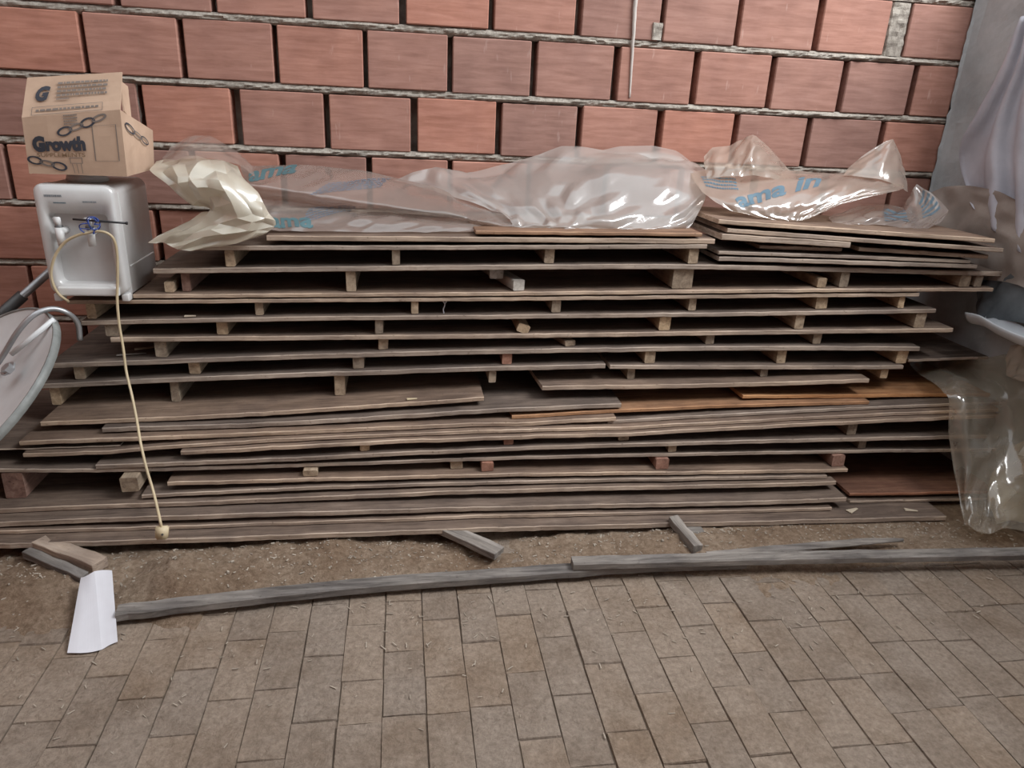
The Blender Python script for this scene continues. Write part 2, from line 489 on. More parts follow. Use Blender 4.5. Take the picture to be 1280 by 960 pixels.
# ---- right wall: cement plaster, ragged inner edge
V = []; Fc = []
ny, nz = 60, 80
for i in range(ny + 1):
    for j in range(nz + 1):
        y = -(i / ny) * 2.6 + .03; z = -.05 + 2.05 * j / nz
        x = XR + .012 * N(y * 3, z * 3) + .004 * N(y * 15, z * 15)
        if i == 0: x = XR - .012 - .014 * N(z * 18, 3) ; y = -.010 + .006 * N(z * 30)
        if i == 1: x = XR - .006; y = -.022
        V.append((x, y, z))
for i in range(ny):
    for j in range(nz):
        a = i * (nz + 1) + j; Fc.append((a, a + 1, a + nz + 2, a + nz + 1))
b0 = len(V)
for (y, z) in ((.19, -.05), (-2.6, -.05), (-2.6, 2.0), (.19, 2.0)): V.append((XR + .16, y, z))
Fc += [(b0, b0 + 1, b0 + 2, b0 + 3)]
c00, c01, c10, c11 = 0, nz, ny * (nz + 1), ny * (nz + 1) + nz
Fc += [(c01, c11, b0 + 2, b0 + 3), (c10, b0 + 1, b0 + 2, c11), (c00, c01, b0 + 3, b0), (c00, b0, b0 + 1, c10)]
tag(mesh('wall_right', V, Fc, 'plaster'), kind='structure')
tag(bevel_box('unseen_ceiling', (-2.9, -5.4, 3.0), (XR + .25, -2.9, 3.12), .004, 'ceil'), kind='structure')  # unseen slab, kept behind the camera so sky light falls in from above
tag(bevel_box('added_wall_left', (-3.05, -5.4, -.05), (-2.9, .19, 3.0), .004, 'brickwall'), kind='structure')  # unseen wall, added to shut out low sky light
tag(bevel_box('added_wall_front', (-3.05, -5.55, -.05), (XR + .25, -5.4, 3.12), .004, 'brickwall'), kind='structure')  # added out of view behind the camera, blocks sky near the horizon

# ---- floor: soil base, one object per paver
floor = bevel_box('floor', (-4.0, -5.5, -.12), (XR + .16, .03, -.006), .002, 'soil')
tag(floor, kind='structure')
PW = .102; X0 = -.3601
known = {0: [861], 1: [820, 902], 2: [781, 851, 905], 3: [814, 847, 894], 4: [774, 845, 891], 5: [802, 882], 6: [769, 840, 922], 7: [796, 868], 8: [762, 829, 914], 9: [790, 866], 10: [821, 903], 11: [782, 858], 12: [815], 13: [776, 850], 14: [784, 848], 15: [776, 890], 16: [802, 884], 17: [744, 800], -1: [874], -2: [920], -3: [799, 874], -4: [933]}
_pm = []
rp = random.Random(11)
for q in range(8):
    bm = bmesh.new()
    bmesh.ops.create_grid(bm, x_segments=2, y_segments=3, size=.5)
    for v in bm.verts:
        v.co.z = .010 * 0 + rp.uniform(-.0015, .0015)
    ed = [e for e in bm.edges if e.is_boundary]
    ext = bmesh.ops.extrude_edge_only(bm, edges=ed)['geom']
    for g in ext:
        if isinstance(g, bmesh.types.BMVert):
            g.co.z -= .005; g.co.x *= 1.035 + rp.uniform(-.02, .006); g.co.y *= 1.022 + rp.uniform(-.01, .004)
    ed = [e for e in bm.edges if e.is_boundary]
    ext = bmesh.ops.extrude_edge_only(bm, edges=ed)['geom']
    for g in ext:
        if isinstance(g, bmesh.types.BMVert): g.co.z -= .03
    bmesh.ops.recalc_face_normals(bm, faces=bm.faces)
    me = bpy.data.meshes.new('paver'); bm.to_mesh(me); bm.free(); me.materials.append(M['paver'])
    for p in me.polygons: p.use_smooth = False
    _pm.append(me)
YF, YN = -.98, -2.45
npv = 0
for c in range(-12, 25):
    xc = X0 + PW * (c + .5)
    js = []
    if c in known:
        for py in known[c]:
            # px of the column centre at that row: walk
            lo_, hi_ = -4.0, -.2
            for _ in range(40):
                m_ = (lo_ + hi_) / 2
                d = Vector((xc, m_, 0)) - CAM
                yy = 480 - F * d.dot(UP) / d.dot(_FW)
                if yy > py: lo_ = m_
                else: hi_ = m_
            js.append(lo_)
    else:
        js = [-1.2 + rp.uniform(-.1, .1)]
    js.sort(reverse=True)
    ks = [js[0]]
    for y in js[1:]:
        while ks[-1] - y > .27: ks.append(ks[-1] - .205)
        if ks[-1] - y > .06: ks.append(y)
    while ks[0] < YF: ks.insert(0, ks[0] + .205)
    while ks[-1] > YN: ks.append(ks[-1] - .205)
    for a, b in zip(ks[:-1], ks[1:]):
        if a < YN + .02: continue
        L_ = a - b - .004
        o = bpy.data.objects.new('paver', rp.choice(_pm)); COL.objects.link(o); o.parent = floor
        o.location = (xc + rp.uniform(-.0015, .0015), (a + b) / 2, rp.uniform(-.0015, .002))
        o.scale = ((PW - .001) / 1.03, (L_ + .003) / 1.02, 1)
        o.rotation_euler = (rp.uniform(-.006, .006), rp.uniform(-.012, .012), rp.uniform(-.008, .008))
        npv += 1

# ---- sand strip between the pavers and the wall
def sand_h(x, y):
    h = .012 + .022 * N(x * 1.7, y * 2.3) + .013 * N(x * 7, y * 7, 2) + .010 * N(x * 20, y * 20, 4) + .006 * N(x * 55, y * 55, 4)
    fr = (y + 1.12 + .03 * N(x * 2.5, 7)) / .12           # fade out over the pavers
    if x < -.55: fr = (y + 1.26 + .06 * N(x * 4, 7)) / .2
    h = (h + .004) * max(0, min(1, fr)) - .010 * (1 - max(0, min(1, fr)))
    for cx_, cy_, r_, a_ in ((-.66, -.98, .085, .055), (-.60, -1.06, .07, .03), (1.2, -.93, .3, .018), (-.95, -.95, .12, .02)):
        d2 = ((x - cx_) / r_) ** 2 + ((y - cy_) / r_) ** 2
        h += a_ * math.exp(-d2) * (1 + .5 * N(x * 30, y * 30, 8))
    return min(h, float(np.interp(x, [-1.2, .35, 1.12, 1.95], [.045, .036, .024, .009])) if y > -.90 else .09)
V = []; Fc = []
xs = np.linspace(-2.9, XR - .01, 380); ys = np.linspace(-1.3, -.02, 100)
for x in xs:
    for y in ys: V.append((x, y, sand_h(x, y)))
n_ = len(ys)
for i in range(len(xs) - 1):
    for j in range(n_ - 1):
        a = i * n_ + j; Fc.append((a, a + n_, a + n_ + 1, a + 1))
tag(mesh('sand', V, Fc, 'sand', smooth=True), 'loose brown sand with wood dust along the foot of the board stack', 'sand', kind='stuff')
# grit and wood chips scattered on the sand: far too many to count
bm = bmesh.new(); rg = random.Random(5)
for k in range(1400):
    x = rg.uniform(-1.2, 2.1); y = -.86 - abs(rg.gauss(0, .11)); s = rg.uniform(.0010, .0028)
    if rg.random() < .03: s *= 1.8
    ln = rg.choice((1, 1, 1.3, 2.6)) 
    mt = Matrix.Translation((x, y, sand_h(x, y) + s * .3)) @ Matrix.Rotation(rg.uniform(0, 6.3), 4, 'Z') @ Matrix.Rotation(rg.uniform(-.5, .5), 4, 'X')
    bm_box(bm, (-s * ln, -s * .7, -s * .5), (s * ln, s * .7, s * .5), mt)
for k in range(260):
    x = rg.uniform(-1.1, 2.0); y = -1.12 - abs(rg.gauss(0, .25)); s = rg.uniform(.001, .002)
    mt = Matrix.Translation((x, y, .0035)) @ Matrix.Rotation(rg.uniform(0, 6.3), 4, 'Z')
    bm_box(bm, (-s * rg.uniform(1, 7), -s * .6, -s * .5), (s * 4, s * .6, s * .5), mt)
tag(bm_obj('grit', bm, 'pebble'), 'tiny pale chips and grit strewn over the brown sand', 'debris', kind='stuff')

# ================================================================== BOARDS OF THE STACK
BOARDS = {}
ORDER = []
ord_words = ['first', 'second', 'third', 'fourth', 'fifth', 'sixth', 'seventh', 'eighth', 'ninth', 'tenth']
def zt(b, x):
    return float(np.interp(x, b['X'], b['Z']))
def zb(b, x):
    return zt(b, x) - b['th']
def yf(b, x):
    return float(np.interp(x, b['X'], b['Y']))
def board(key, pts, th, Y, depth, label, mats=('edge', 'face'), group=None, cl=0, crr=0):
    P = [atY(p[0], p[1], (p[2] if len(p) > 2 else Y) - (.105 * (p[0] - 200) / 1060 if Y > -.55 else 0)) for p in pts]
    X = [p.x for p in P]; Z = [p.z for p in P]; YY = [p.y for p in P]
    n = max(14, int((X[-1] - X[0]) / .05))
    # smooth resample
    sx = np.linspace(X[0], X[-1], n + 1)
    if len(P) > 2:
        sp = spline([(p.x, p.z, p.y) for p in P], 12)
        Zs = np.interp(sx, [s[0] for s in sp], [s[1] for s in sp]); Ys = np.interp(sx, [s[0] for s in sp], [s[2] for s in sp])
    else:
        Zs = np.interp(sx, X, Z); Ys = np.interp(sx, X, YY)
    lim = np.full(n + 1, 9.0)
    for i, x in enumerate(sx):               # a board never cuts into the one lying on it
        for k2 in ORDER:
            u = BOARDS[k2]
            if u['X'][0] - .004 <= x <= u['X'][-1] + .004:
                lim[i] = min(lim[i], zb(u, x) - .0008)
    for _ in range(12):                      # ... and is stiff: no kinks
        Zs = np.minimum(Zs, lim)
        for _q in range(6):
            Zp = np.concatenate(([2 * Zs[0] - Zs[1]], Zs, [2 * Zs[-1] - Zs[-2]]))
            Zs = (Zp[:-2] + 2 * Zp[1:-1] + Zp[2:]) / 4
    Zs = np.minimum(Zs, lim)
    b = dict(X=list(sx), Z=list(Zs), Y=list(Ys), th=th, depth=depth)
    ox, oy, oz = sx[n // 2], Ys[n // 2], Zs[n // 2] - th
    sd = hash(key) % 97 if False else sum(map(ord, key)) * .37
    V = []; Fc = []; mi = []
    m = 2 * n
    fx = np.linspace(X[0], X[-1], m + 1)
    for i, x in enumerate(fx):
        z = float(np.interp(x, sx, Zs)); y = float(np.interp(x, sx, Ys))
        jy = .004 * N(x * 6, sd) + .0025 * N(x * 30, sd, 3); jz = .0012 * N(x * 25, sd, 6)
        e = 0.0
        if i == 0: e = cl
        if i == m: e = crr
        c = .0022
        for (dy, dz) in ((0, -c), (c * 1.2, 0), (depth, 0), (depth, -th), (c * 1.2, -th), (0, -th + c)):
            yy = y + dy + (jy if dy < .1 else 0)
            xx = x + (e if dy > .1 else 0)
            V.append((xx - ox, yy - oy, z + dz - oz - .0012 + jz))
    for i in range(m):
        for k in range(6):
            Fc.append((i * 6 + k, i * 6 + (k + 1) % 6, (i + 1) * 6 + (k + 1) % 6, (i + 1) * 6 + k))
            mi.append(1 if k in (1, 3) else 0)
    Fc.append((0, 1, 2, 3, 4, 5)); mi.append(0)
    Fc.append(tuple(m * 6 + k for k in (5, 4, 3, 2, 1, 0))); mi.append(0)
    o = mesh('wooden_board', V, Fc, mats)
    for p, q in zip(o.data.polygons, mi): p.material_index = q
    o.location = (ox, oy, oz)
    tag(o, label, 'board', group or 'boards of the stack')
    BOARDS[key] = b; ORDER.append(key); b['obj'] = o
    return o
UY = -.46
OE = ('orange_edge', 'orange_face'); RE = ('red_edge', 'red_face')
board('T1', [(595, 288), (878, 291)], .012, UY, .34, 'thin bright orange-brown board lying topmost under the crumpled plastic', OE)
board('T0', [(333, 294), (622, 296), (894, 298.5)], .017, UY, .36, 'tan board directly under the thin orange board at the top')
board('TR1', [(899, 274, -.45), (1070, 286.5, -.48), (1244, 298, -.52)], .015, UY, .38, 'topmost board of the small flat pile beside the grey cloth')
board('TR2', [(910, 285, -.45), (1070, 297, -.48), (1255, 310, -.52)], .015, UY, .38, 'second board of the small flat pile, reaching farthest toward the grey cloth')
board('TR3', [(903, 292, -.46), (1064, 301.5, -.48)], .020, UY, .34, 'short thick board with a pale cut end, third in the small flat pile')
board('TR4', [(950, 306, -.43), (1053, 309.5, -.44)], .013, UY, .33, 'short dark board in the shade beneath the short thick board')
board('TR4b', [(1074, 308.5, -.46), (1236, 318.5, -.49)], .014, UY, .33, 'short grey-brown board wedged in the small flat pile near the grey cloth')
board('TR5', [(899, 313.5, -.46), (1060, 318.5, -.47), (1214, 325, -.49)], .012, UY, .37, 'thin tan board, last but one of the small flat pile')
board('TR6', [(899, 320.5, -.46), (1060, 325, -.475), (1222, 330.5, -.49)], .015, UY, .38, 'tan board at the bottom of the small flat pile')
board('B1', [(238, 307), (300, 306.5), (600, 306.5), (884, 305)], .015, UY, .40, 'pale board under the tan board, first with spacers beneath it')
board('B2', [(191, 335.5), (300, 334), (660, 330.5), (880, 329.5), (1061, 334.5), (1264, 339.5)], .017, UY, .42, 'long board, second spaced layer, sticking out farthest toward the grey cloth')
board('B3a', [(166, 367.5), (300, 367), (660, 364.5), (960, 361), (1242, 359.5)], .0135, -.465, .42, 'long board beside the water dispenser foot, third spaced layer')
board('B3b', [(83, 375), (166, 374.5), (300, 373.5), (660, 371), (960, 367.5), (1150, 366)], .0135, -.463, .42, 'long board that the water dispenser stands on')
board('B4', [(101, 401), (300, 396), (660, 393), (960, 389.5), (1171, 386)], .0155, -.47, .43, 'long tan board of the fourth spaced layer, just below the dispenser board')
board('B5', [(138, 421.5), (300, 420), (660, 417), (960, 412.5), (1192, 410)], .0165, -.47, .43, 'long tan board of the fifth spaced layer')
board('B6', [(60, 454), (300, 445), (660, 435.5), (960, 432), (1150, 433)], .0175, -.48, .44, 'long tan board of the sixth spaced layer, end near the dish')
board('B7a', [(38, 480), (300, 468), (660, 456.5), (757, 454.5)], .0175, -.49, .45, 'sloping tan board of the seventh spaced layer whose end touches the dish')
board('B7b', [(763, 456), (960, 457), (1130, 456.5)], .0155, -.49, .45, 'short board continuing the seventh spaced layer toward the draped clear plastic')
board('RB', [(1136, 449), (1245, 445)], .011, -.44, .34, 'narrow board jutting out behind the draped plastic')
board('B8R', [(678, 482), (800, 481), (960, 478), (1087, 473)], .0165, -.53, .42, 'board with a chipped pale corner, loose under the seventh layer', cl=-.03)
board('B8L', [(50, 527), (200, 522), (300, 516.5), (450, 507), (605, 496)], .0155, -.60, .52, 'wide sloping board with its dusty top showing, square end mid-stack')
board('B8b', [(929, 494), (1060, 493), (1250, 491.5)], .0135, -.60, .50, 'orange-brown board running under the draped clear plastic', OE, cl=-.02)
board('B9', [(127, 533), (300, 531), (450, 522), (600, 510), (777, 504)], .0165, -.63, .55, 'board right beneath the wide sloping dusty board', cl=0)
board('B9R', [(640, 519), (777, 511), (900, 505), (1087, 501)], .0135, -.63, .50, 'brown board between the chipped-corner board and the tight lower pile', OE)
board('B10', [(24, 551), (130, 547), (300, 541.5), (450, 535), (600, 524.5), (770, 521)], .015, -.66, .58, 'long bowed board with a blunt rounded end, mid-stack near the dish')
board('Ra', [(760, 525), (900, 517), (1060, 508.5), (1250, 499)], .013, -.65, .55, 'tan board right under the brown board, entering the draped plastic')
board('B11', [(-60, 562), (60, 560), (150, 556)], .005, -.655, .5, 'thin grey board poking out beside the dish')
board('B12', [(28, 564), (130, 559), (240, 552), (300, 549), (600, 534), (900, 525.5), (1250, 508)], .0135, -.68, .60, 'long bowed board with an orange cut end, beneath the blunt-ended board')
board('B13', [(225, 561), (300, 557), (450, 550.5), (600, 541), (900, 533), (1250, 516)], .0145, -.70, .62, 'long grey rough board with a ragged end crossed by the cream cable')
board('B14', [(119, 581), (300, 574.5), (450, 567.5), (600, 559.5), (780, 554), (960, 549), (1250, 543)], .0155, -.705, .62, 'long board with a slanted end just below the grey rough board', cl=.02)
board('B15', [(-60, 586), (119, 584.5), (300, 583), (600, 571), (960, 564), (1250, 560)], .0135, -.70, .62, 'very long thin board above the lowest flat pile, running past the dish')
board('B16', [(209, 602), (300, 600.5), (600, 591.5), (960, 588), (1060, 586)], .0145, -.73, .60, 'topmost board of the lowest flat pile, dusty top')
board('B17', [(177, 618), (300, 611), (600, 601.5), (960, 595), (1034, 594)], .0135, -.74, .60, 'second board of the lowest flat pile')
board('Rr1', [(1063, 617), (1250, 613)], .0115, -.76, .62, 'reddish board low down by the draped plastic', RE)
board('Rr2', [(1063, 626), (1250, 622)], .0105, -.77, .60, 'thin tan board right under the reddish board')
board('B18', [(-60, 637.5), (300, 624.5), (600, 611.5), (960, 604.5), (1046, 601.5)], .0165, -.76, .62, 'wide board of the lowest flat pile, long dusty face by the dish')
board('B19', [(-60, 652), (300, 641.5), (600, 633), (960, 626), (1059, 622)], .0175, -.81, .65, 'board with a clean square end, last but two in the lowest flat pile')
board('B20', [(-60, 664), (300, 655), (600, 643.5), (960, 637), (1040, 634)], .0135, -.82, .62, 'thin board last but one in the lowest flat pile')
board('B21', [(-60, 676), (300, 665), (600, 659), (960, 649), (1184, 643.5)], .0185, -.87, .70, 'lowest and foremost board of the stack, just above the sand', ('edge', 'face'))

# ---- spacers: short sticks laid across between two layers
SP = {}
def spacer(up, low, x0, x1, ypx, mat='spacer', h=None, y0=None, L=.36, rot=0.0, turn=0.0, hang=False):
    bu, bl = BOARDS[up], BOARDS[low]
    yfr = y0 if y0 is not None else min(yf(bu, atY((x0 + x1) / 2, ypx, -.5).x), 0) + .008 + .01 * random.random()
    xa, xb = atY(x0, ypx, yfr).x, atY(x1, ypx, yfr).x
    xc = (xa + xb) / 2; wd = xb - xa
    b0 = zt(bl, xc) + .0004; t0 = zb(bu, xc) - .0026
    if h is not None:
        if hang: b0 = t0 - h
        else: t0 = min(t0, b0 + h)
    if t0 - b0 < .006: t0 = b0 + .006
    L = min(L, -.03 - yfr)
    bm = bmesh.new()
    bm_box(bm, (-wd / 2, 0, 0), (wd / 2, L, t0 - b0))
    bmesh.ops.subdivide_edges(bm, edges=[e for e in bm.edges if abs((e.verts[0].co - e.verts[1].co).y) > .1], cuts=3)
    bmesh.ops.bevel(bm, geom=[e for e in bm.edges if abs((e.verts[0].co - e.verts[1].co).y) > .01], offset=min(.003, wd * .12), segments=1, affect='EDGES')
    for v in bm.verts:
        if .001 < v.co.z < (t0 - b0) - .001: v.co.x += .0015 * N(v.co.y * 30, xc * 9, v.co.z * 60)
        if v.co.y < .001: v.co.y += .004 * N(v.co.x * 60, v.co.z * 60, xc * 5)
    o = bm_obj('wooden_spacer', bm, mat)
    o.location = (xc, yfr, b0)
    o.rotation_euler = (0, rot, turn)
    SP.setdefault((up, low), []).append((xc, o))
    return o
S = spacer
S('B1', 'B2', 281, 293, 320); S('B1', 'B2', 490, 500, 322); S('B1', 'B2', 681, 693, 321); S('B1', 'B2', 861, 873, 320)
S('B2', 'B3a', 205, 217, 357, 'spacer', .034); S('B2', 'B3a', 227, 238, 357, 'spacer_red', y0=-.44); S('B2', 'B3a', 433, 445, 358, 'spacer')
S('B2', 'B3a', 612, 629, 346, 'spacer_pale', h=.042, hang=True, y0=-.44); S('B2', 'B3a', 641, 656, 361, 'spacer_pale', h=.036, turn=.25)
S('B2', 'B3a', 841, 866, 350, 'spacer'); S('B2', 'B3a', 1022, 1033, 354, 'spacer', h=.034); S('B2', 'B3a', 1050, 1061, 350); S('B2', 'B3a', 1200, 1213, 351); S('B2', 'B3a', 1219, 1228, 351)
for a, b, y in ((108, 120, 391), (319, 329, 388), (514, 523, 385), (690, 701, 384), (861, 870, 383), (1020, 1034, 380), (1124, 1131, 376)):
    S('B3b', 'B4', a, b, y, 'spacer')
for a, b, y in ((132, 148, 414), (271, 285, 411), (469, 479, 409), (824, 838, 406), (994, 1005, 403), (1144, 1157, 400)):
    S('B4', 'B5', a, b, y, 'spacer')
S('B4', 'B5', 645, 660, 409, 'spacer', h=.030, rot=.35)
S('B5', 'B6', 194, 209, 440); S('B5', 'B6', 473, 485, 432); S('B5', 'B6', 706, 720, 429, h=.02, turn=.3); S('B5', 'B6', 882, 892, 427); S('B5', 'B6', 1016, 1026, 426); S('B5', 'B6', 1170, 1182, 424, 'spacer_red', h=.022, y0=-.46) if False else None
S('B6', 'B7a', 93, 106, 468); S('B6', 'B7a', 236, 250, 461); S('B6', 'B7a', 441, 455, 454); S('B6', 'B7a', 628, 640, 448, 'spacer_red')
S('B6', 'B7b', 806, 819, 448); S('B6', 'B7b', 971, 982, 448); S('B6', 'B7b', 1121, 1134, 448)
S('B7a', 'B8L', 63, 75, 494); S('B7a', 'B8L', 213, 224, 489); S('B7a', 'B8L', 418, 431, 479); S('B7a', 'B8L', 600, 610, 470) if False else None
S('B7a', 'B9', 611, 620, 471, 'spacer', h=.044, hang=True)
S('B7b', 'B8R', 784, 793, 470); S('B7b', 'B8R', 950, 959, 469); S('B7b', 'B8b', 1100, 1109, 470, 'spacer', h=.036, hang=True, L=.3)
S('B13', 'B14', 450, 462, 562); S('B13', 'B14', 630, 642, 552, 'spacer_red'); S('B13', 'B14', 773, 786, 547); S('B13', 'B14', 1060, 1071, 535)
S('B14', 'B15', 835, 845, 566); S('B14', 'B15', 1072, 1081, 561)
S('B15', 'B16', 379, 397, 598, 'spacer', y0=-.72); S('B15', 'B16', 563, 578, 589); S('B15', 'B16', 602, 617, 585, 'spacer_red', y0=-.715); S('B15', 'B16', 820, 836, 582, 'spacer_red', y0=-.715); S('B15', 'B16', 1040, 1055, 578, 'spacer_red', y0=-.71)
S('B15', 'B18', 150, 172, 602, 'spacer', y0=-.735, h=.05, hang=True); S('B15', 'B18', 4, 30, 606, 'spacer_red', y0=-.70)
S('B5', 'B6', 1172, 1182, 424, 'spacer_red') if False else None
layer_words = {('B1', 'B2'): 'under the first spaced board', ('B2', 'B3a'): 'under the second spaced layer', ('B3b', 'B4'): 'under the dispenser board', ('B4', 'B5'): 'under the fourth spaced layer',
 ('B5', 'B6'): 'under the fifth spaced layer', ('B6', 'B7a'): 'under the sixth spaced layer', ('B6', 'B7b'): 'under the sixth layer toward the draped plastic', ('B7a', 'B8L'): 'on the wide sloping dusty board',
 ('B7a', 'B9'): 'by the square end of the wide sloping board', ('B7b', 'B8R'): 'on the chipped-corner board', ('B7b', 'B8b'): 'above the orange-brown board by the draped plastic',
 ('B13', 'B14'): 'under the long grey rough board', ('B14', 'B15'): 'on the very long thin board', ('B15', 'B16'): 'on the lowest flat pile', ('B15', 'B18'): 'on the wide low board near the dish'}
for key, lst in SP.items():
    lst.sort(key=lambda t: t[0])
    for i, (x, o) in enumerate(lst):
        mt = o.data.materials[0].name
        adj = {'pale_spacer_wood': 'pale wooden spacer', 'reddish_spacer_wood': 'reddish wooden spacer'}.get(mt, 'square wooden spacer')
        if len(lst) == 1: lab = f'{adj} {layer_words[key]}'
        else: lab = f'{adj} {layer_words[key]}, {ord_words[i]} from the dish side'
        tag(o, lab, 'spacer', 'spacers between the boards')
# blocks that carry the lowest board
for i, (px, ln) in enumerate(((60, 1), (330, 1), (600, 1), (853, 1), (1100, 1))):
    b = BOARDS['B21']; x = atY(px, 665, -.8).x
    ztop = zb(b, x) - .0008
    o = bevel_box('support_block', (-.035, -.02, 0), (.035, .5, ztop + .02), .004, 'grey')
    o.location = (x, -.80, -.02)
    tag(o, f'grey wooden block in the dark carrying the lowest board, {ord_words[i]} from the dish side', 'block', 'blocks under the lowest board')
    if px == 853: o.location.y = -.905

# ================================================================== helper: sheet from control rows (px, py, Y)
XLIM = [XR - .045]
def inside(px, py, Y):
    p = atY(px, py, Y)
    return p if p.x < XLIM[0] else atX(px, py, XLIM[0])
def grid_interp(ctrl, su, sv, lin=0.0):
    P = [[inside(*c) for c in row] for row in ctrl]
    rowsU = [spline(r, su, lin) for r in P]
    cols = [spline([r[k] for r in rowsU], sv, lin) for k in range(len(rowsU[0]))]
    return [[cols[i][j] for i in range(len(cols))] for j in range(len(cols[0]))]
def crease(u, v, seed, n=9, amp=1.0):
    rr = random.Random(seed); h = 0
    for k in range(n):
        a = rr.uniform(0, math.pi); f = rr.uniform(.7, 2.6) ; ph = rr.random()
        s = (u * math.cos(a) + v * math.sin(a)) * f + ph + .25 * N(u * 1.5, v * 1.5, seed + k)
        t = abs((s % 1.0) - .5) * 2
        h += (t ** 1.6 - .4) / f
    return h * amp
def sheet(name, ctrl, mat, amp=.01, su=8, sv=6, seed=1, parent=None, us=1.0, lin=.55, step=3, flat=False, sharp=None):
    """crumpled film: the control net, then a coarse random crumple that is linear between its knots"""
    G = grid_interp(ctrl, su, sv, lin)
    nr, nc = len(G), len(G[0])
    rr = random.Random(seed)
    kr, kc = nr // step + 2, nc // step + 2
    J = [[(rr.uniform(-1, 1), rr.uniform(-.5, .5), rr.uniform(-.5, .5)) for _ in range(kc)] for _ in range(kr)]
    V = []
    for j in range(nr):
        for i in range(nc):
            a = G[min(j + 1, nr - 1)][i] - G[max(j - 1, 0)][i]; b = G[j][min(i + 1, nc - 1)] - G[j][max(i - 1, 0)]
            nrm = b.cross(a)
            nrm = nrm.normalized() if nrm.length > 1e-9 else Vector((0, -1, 0))
            fj, fi = j / step, i / step
            j0, i0 = int(fj), int(fi); tj, ti = fj - j0, fi - i0
            # triangular interpolation gives straight creases
            A, B, C, Dd = J[j0][i0], J[j0][i0 + 1], J[j0 + 1][i0], J[j0 + 1][i0 + 1]
            if ti + tj <= 1: h = [A[q] + ti * (B[q] - A[q]) + tj * (C[q] - A[q]) for q in range(3)]
            else: h = [Dd[q] + (1 - ti) * (C[q] - Dd[q]) + (1 - tj) * (B[q] - Dd[q]) for q in range(3)]
            ed = .5 if j in (0, nr - 1) or i in (0, nc - 1) else 1.0
            V.append(G[j][i] + nrm * (h[0] * amp * ed) + a.normalized() * h[1] * amp * .6 * ed + b.normalized() * h[2] * amp * .6 * ed)
    Fc = []
    for j in range(nr - 1):
        for i in range(nc - 1):
            p, q, r, t = j * nc + i, j * nc + i + 1, (j + 1) * nc + i + 1, (j + 1) * nc + i
            Fc += [(p, q, t), (q, r, t)]
    o = mesh(name, V, Fc, mat, parent, not flat, recalc=False)
    if sharp: o.data.set_sharp_from_angle(angle=sharp)
    return o, V, nr, nc
def on_sheet(V, nr, nc, u, v, off):
    """point on the crumpled sheet at (u,v) in 0..1, lifted by off along the normal"""
    fi = min(max(u, 0), .9999) * (nc - 1); fj = min(max(v, 0), .9999) * (nr - 1)
    i, j = int(fi), int(fj); a, b = fi - i, fj - j
    p00, p10 = V[j * nc + i], V[j * nc + i + 1]; p01, p11 = V[(j + 1) * nc + i], V[(j + 1) * nc + i + 1]
    p = p00 + (p10 - p00) * a + (p01 - p00) * b if a + b <= 1 else p11 + (p01 - p11) * (1 - a) + (p10 - p11) * (1 - b)
    n = (p10 - p00).cross(p01 - p00)
    n = n.normalized() if n.length > 1e-9 else Vector((0, -1, 0))
    if n.dot(CAM - p) < 0: n = -n
    return p + n * off
def text_mesh(body, bold=0.0, shear=0.0, cut=True, step=.05):
    cu = bpy.data.curves.new('t', 'FONT'); cu.body = body; cu.offset = bold; cu.shear = shear; cu.resolution_u = 3
    o = bpy.data.objects.new('t', cu); COL.objects.link(o)
    bpy.context.view_layer.update()
    me = bpy.data.meshes.new_from_object(o.evaluated_get(bpy.context.evaluated_depsgraph_get()))
    bpy.data.objects.remove(o); bpy.data.curves.remove(cu)
    bm = bmesh.new(); bm.from_mesh(me); bpy.data.meshes.remove(me)
    bmesh.ops.triangulate(bm, faces=bm.faces)
    if cut:
        xs_ = [v.co.x for v in bm.verts]; ys_ = [v.co.y for v in bm.verts]
        k = min(xs_)
        while k < max(xs_):
            bmesh.ops.bisect_plane(bm, geom=bm.verts[:] + bm.edges[:] + bm.faces[:], plane_co=(k, 0, 0), plane_no=(1, 0, 0)); k += step
        k = min(ys_)
        while k < max(ys_):
            bmesh.ops.bisect_plane(bm, geom=bm.verts[:] + bm.edges[:] + bm.faces[:], plane_co=(0, k, 0), plane_no=(0, 1, 0)); k += step
    bmesh.ops.triangulate(bm, faces=bm.faces)
    vs = [v.co.copy() for v in bm.verts]; bm.verts.index_update()
    fs = [tuple(v.index for v in f.verts) for f in bm.faces]; bm.free()
    x0, x1 = min(v.x for v in vs), max(v.x for v in vs); y0, y1 = min(v.y for v in vs), max(v.y for v in vs)
    vs = [((v.x - x0) / (x1 - x0), (v.y - y0) / (y1 - y0)) for v in vs]
    return vs, fs
def print_on(name, vs, fs, fn, mat, parent):
    o = mesh(name, [fn(a, b) for a, b in vs], fs, mat, None, recalc=False)
    o.parent = parent
    if parent.type == 'EMPTY': o.matrix_parent_inverse = Matrix.Translation(-Vector(parent.location))
    return o
def bars(lines):
    """small print too fine to read: rows of short dashes in the unit square"""
    vs, fs = [], []
    rr = random.Random(int(lines * 13))
    for k in range(lines):
        y = 1 - (k + .5) / lines; x = 0
        while x < .97:
            w_ = rr.uniform(.03, .10); w_ = min(w_, 1 - x); h_ = .26 / lines
            b_ = len(vs); m_ = max(1, int(w_ / .03))
            for q in range(m_ + 1):
                vs += [(x + w_ * q / m_, y - h_), (x + w_ * q / m_, y + h_)]
            for q in range(m_): fs.append((b_ + 2 * q, b_ + 2 * q + 2, b_ + 2 * q + 3, b_ + 2 * q + 1))
            x += w_ + .018
    return vs, fs

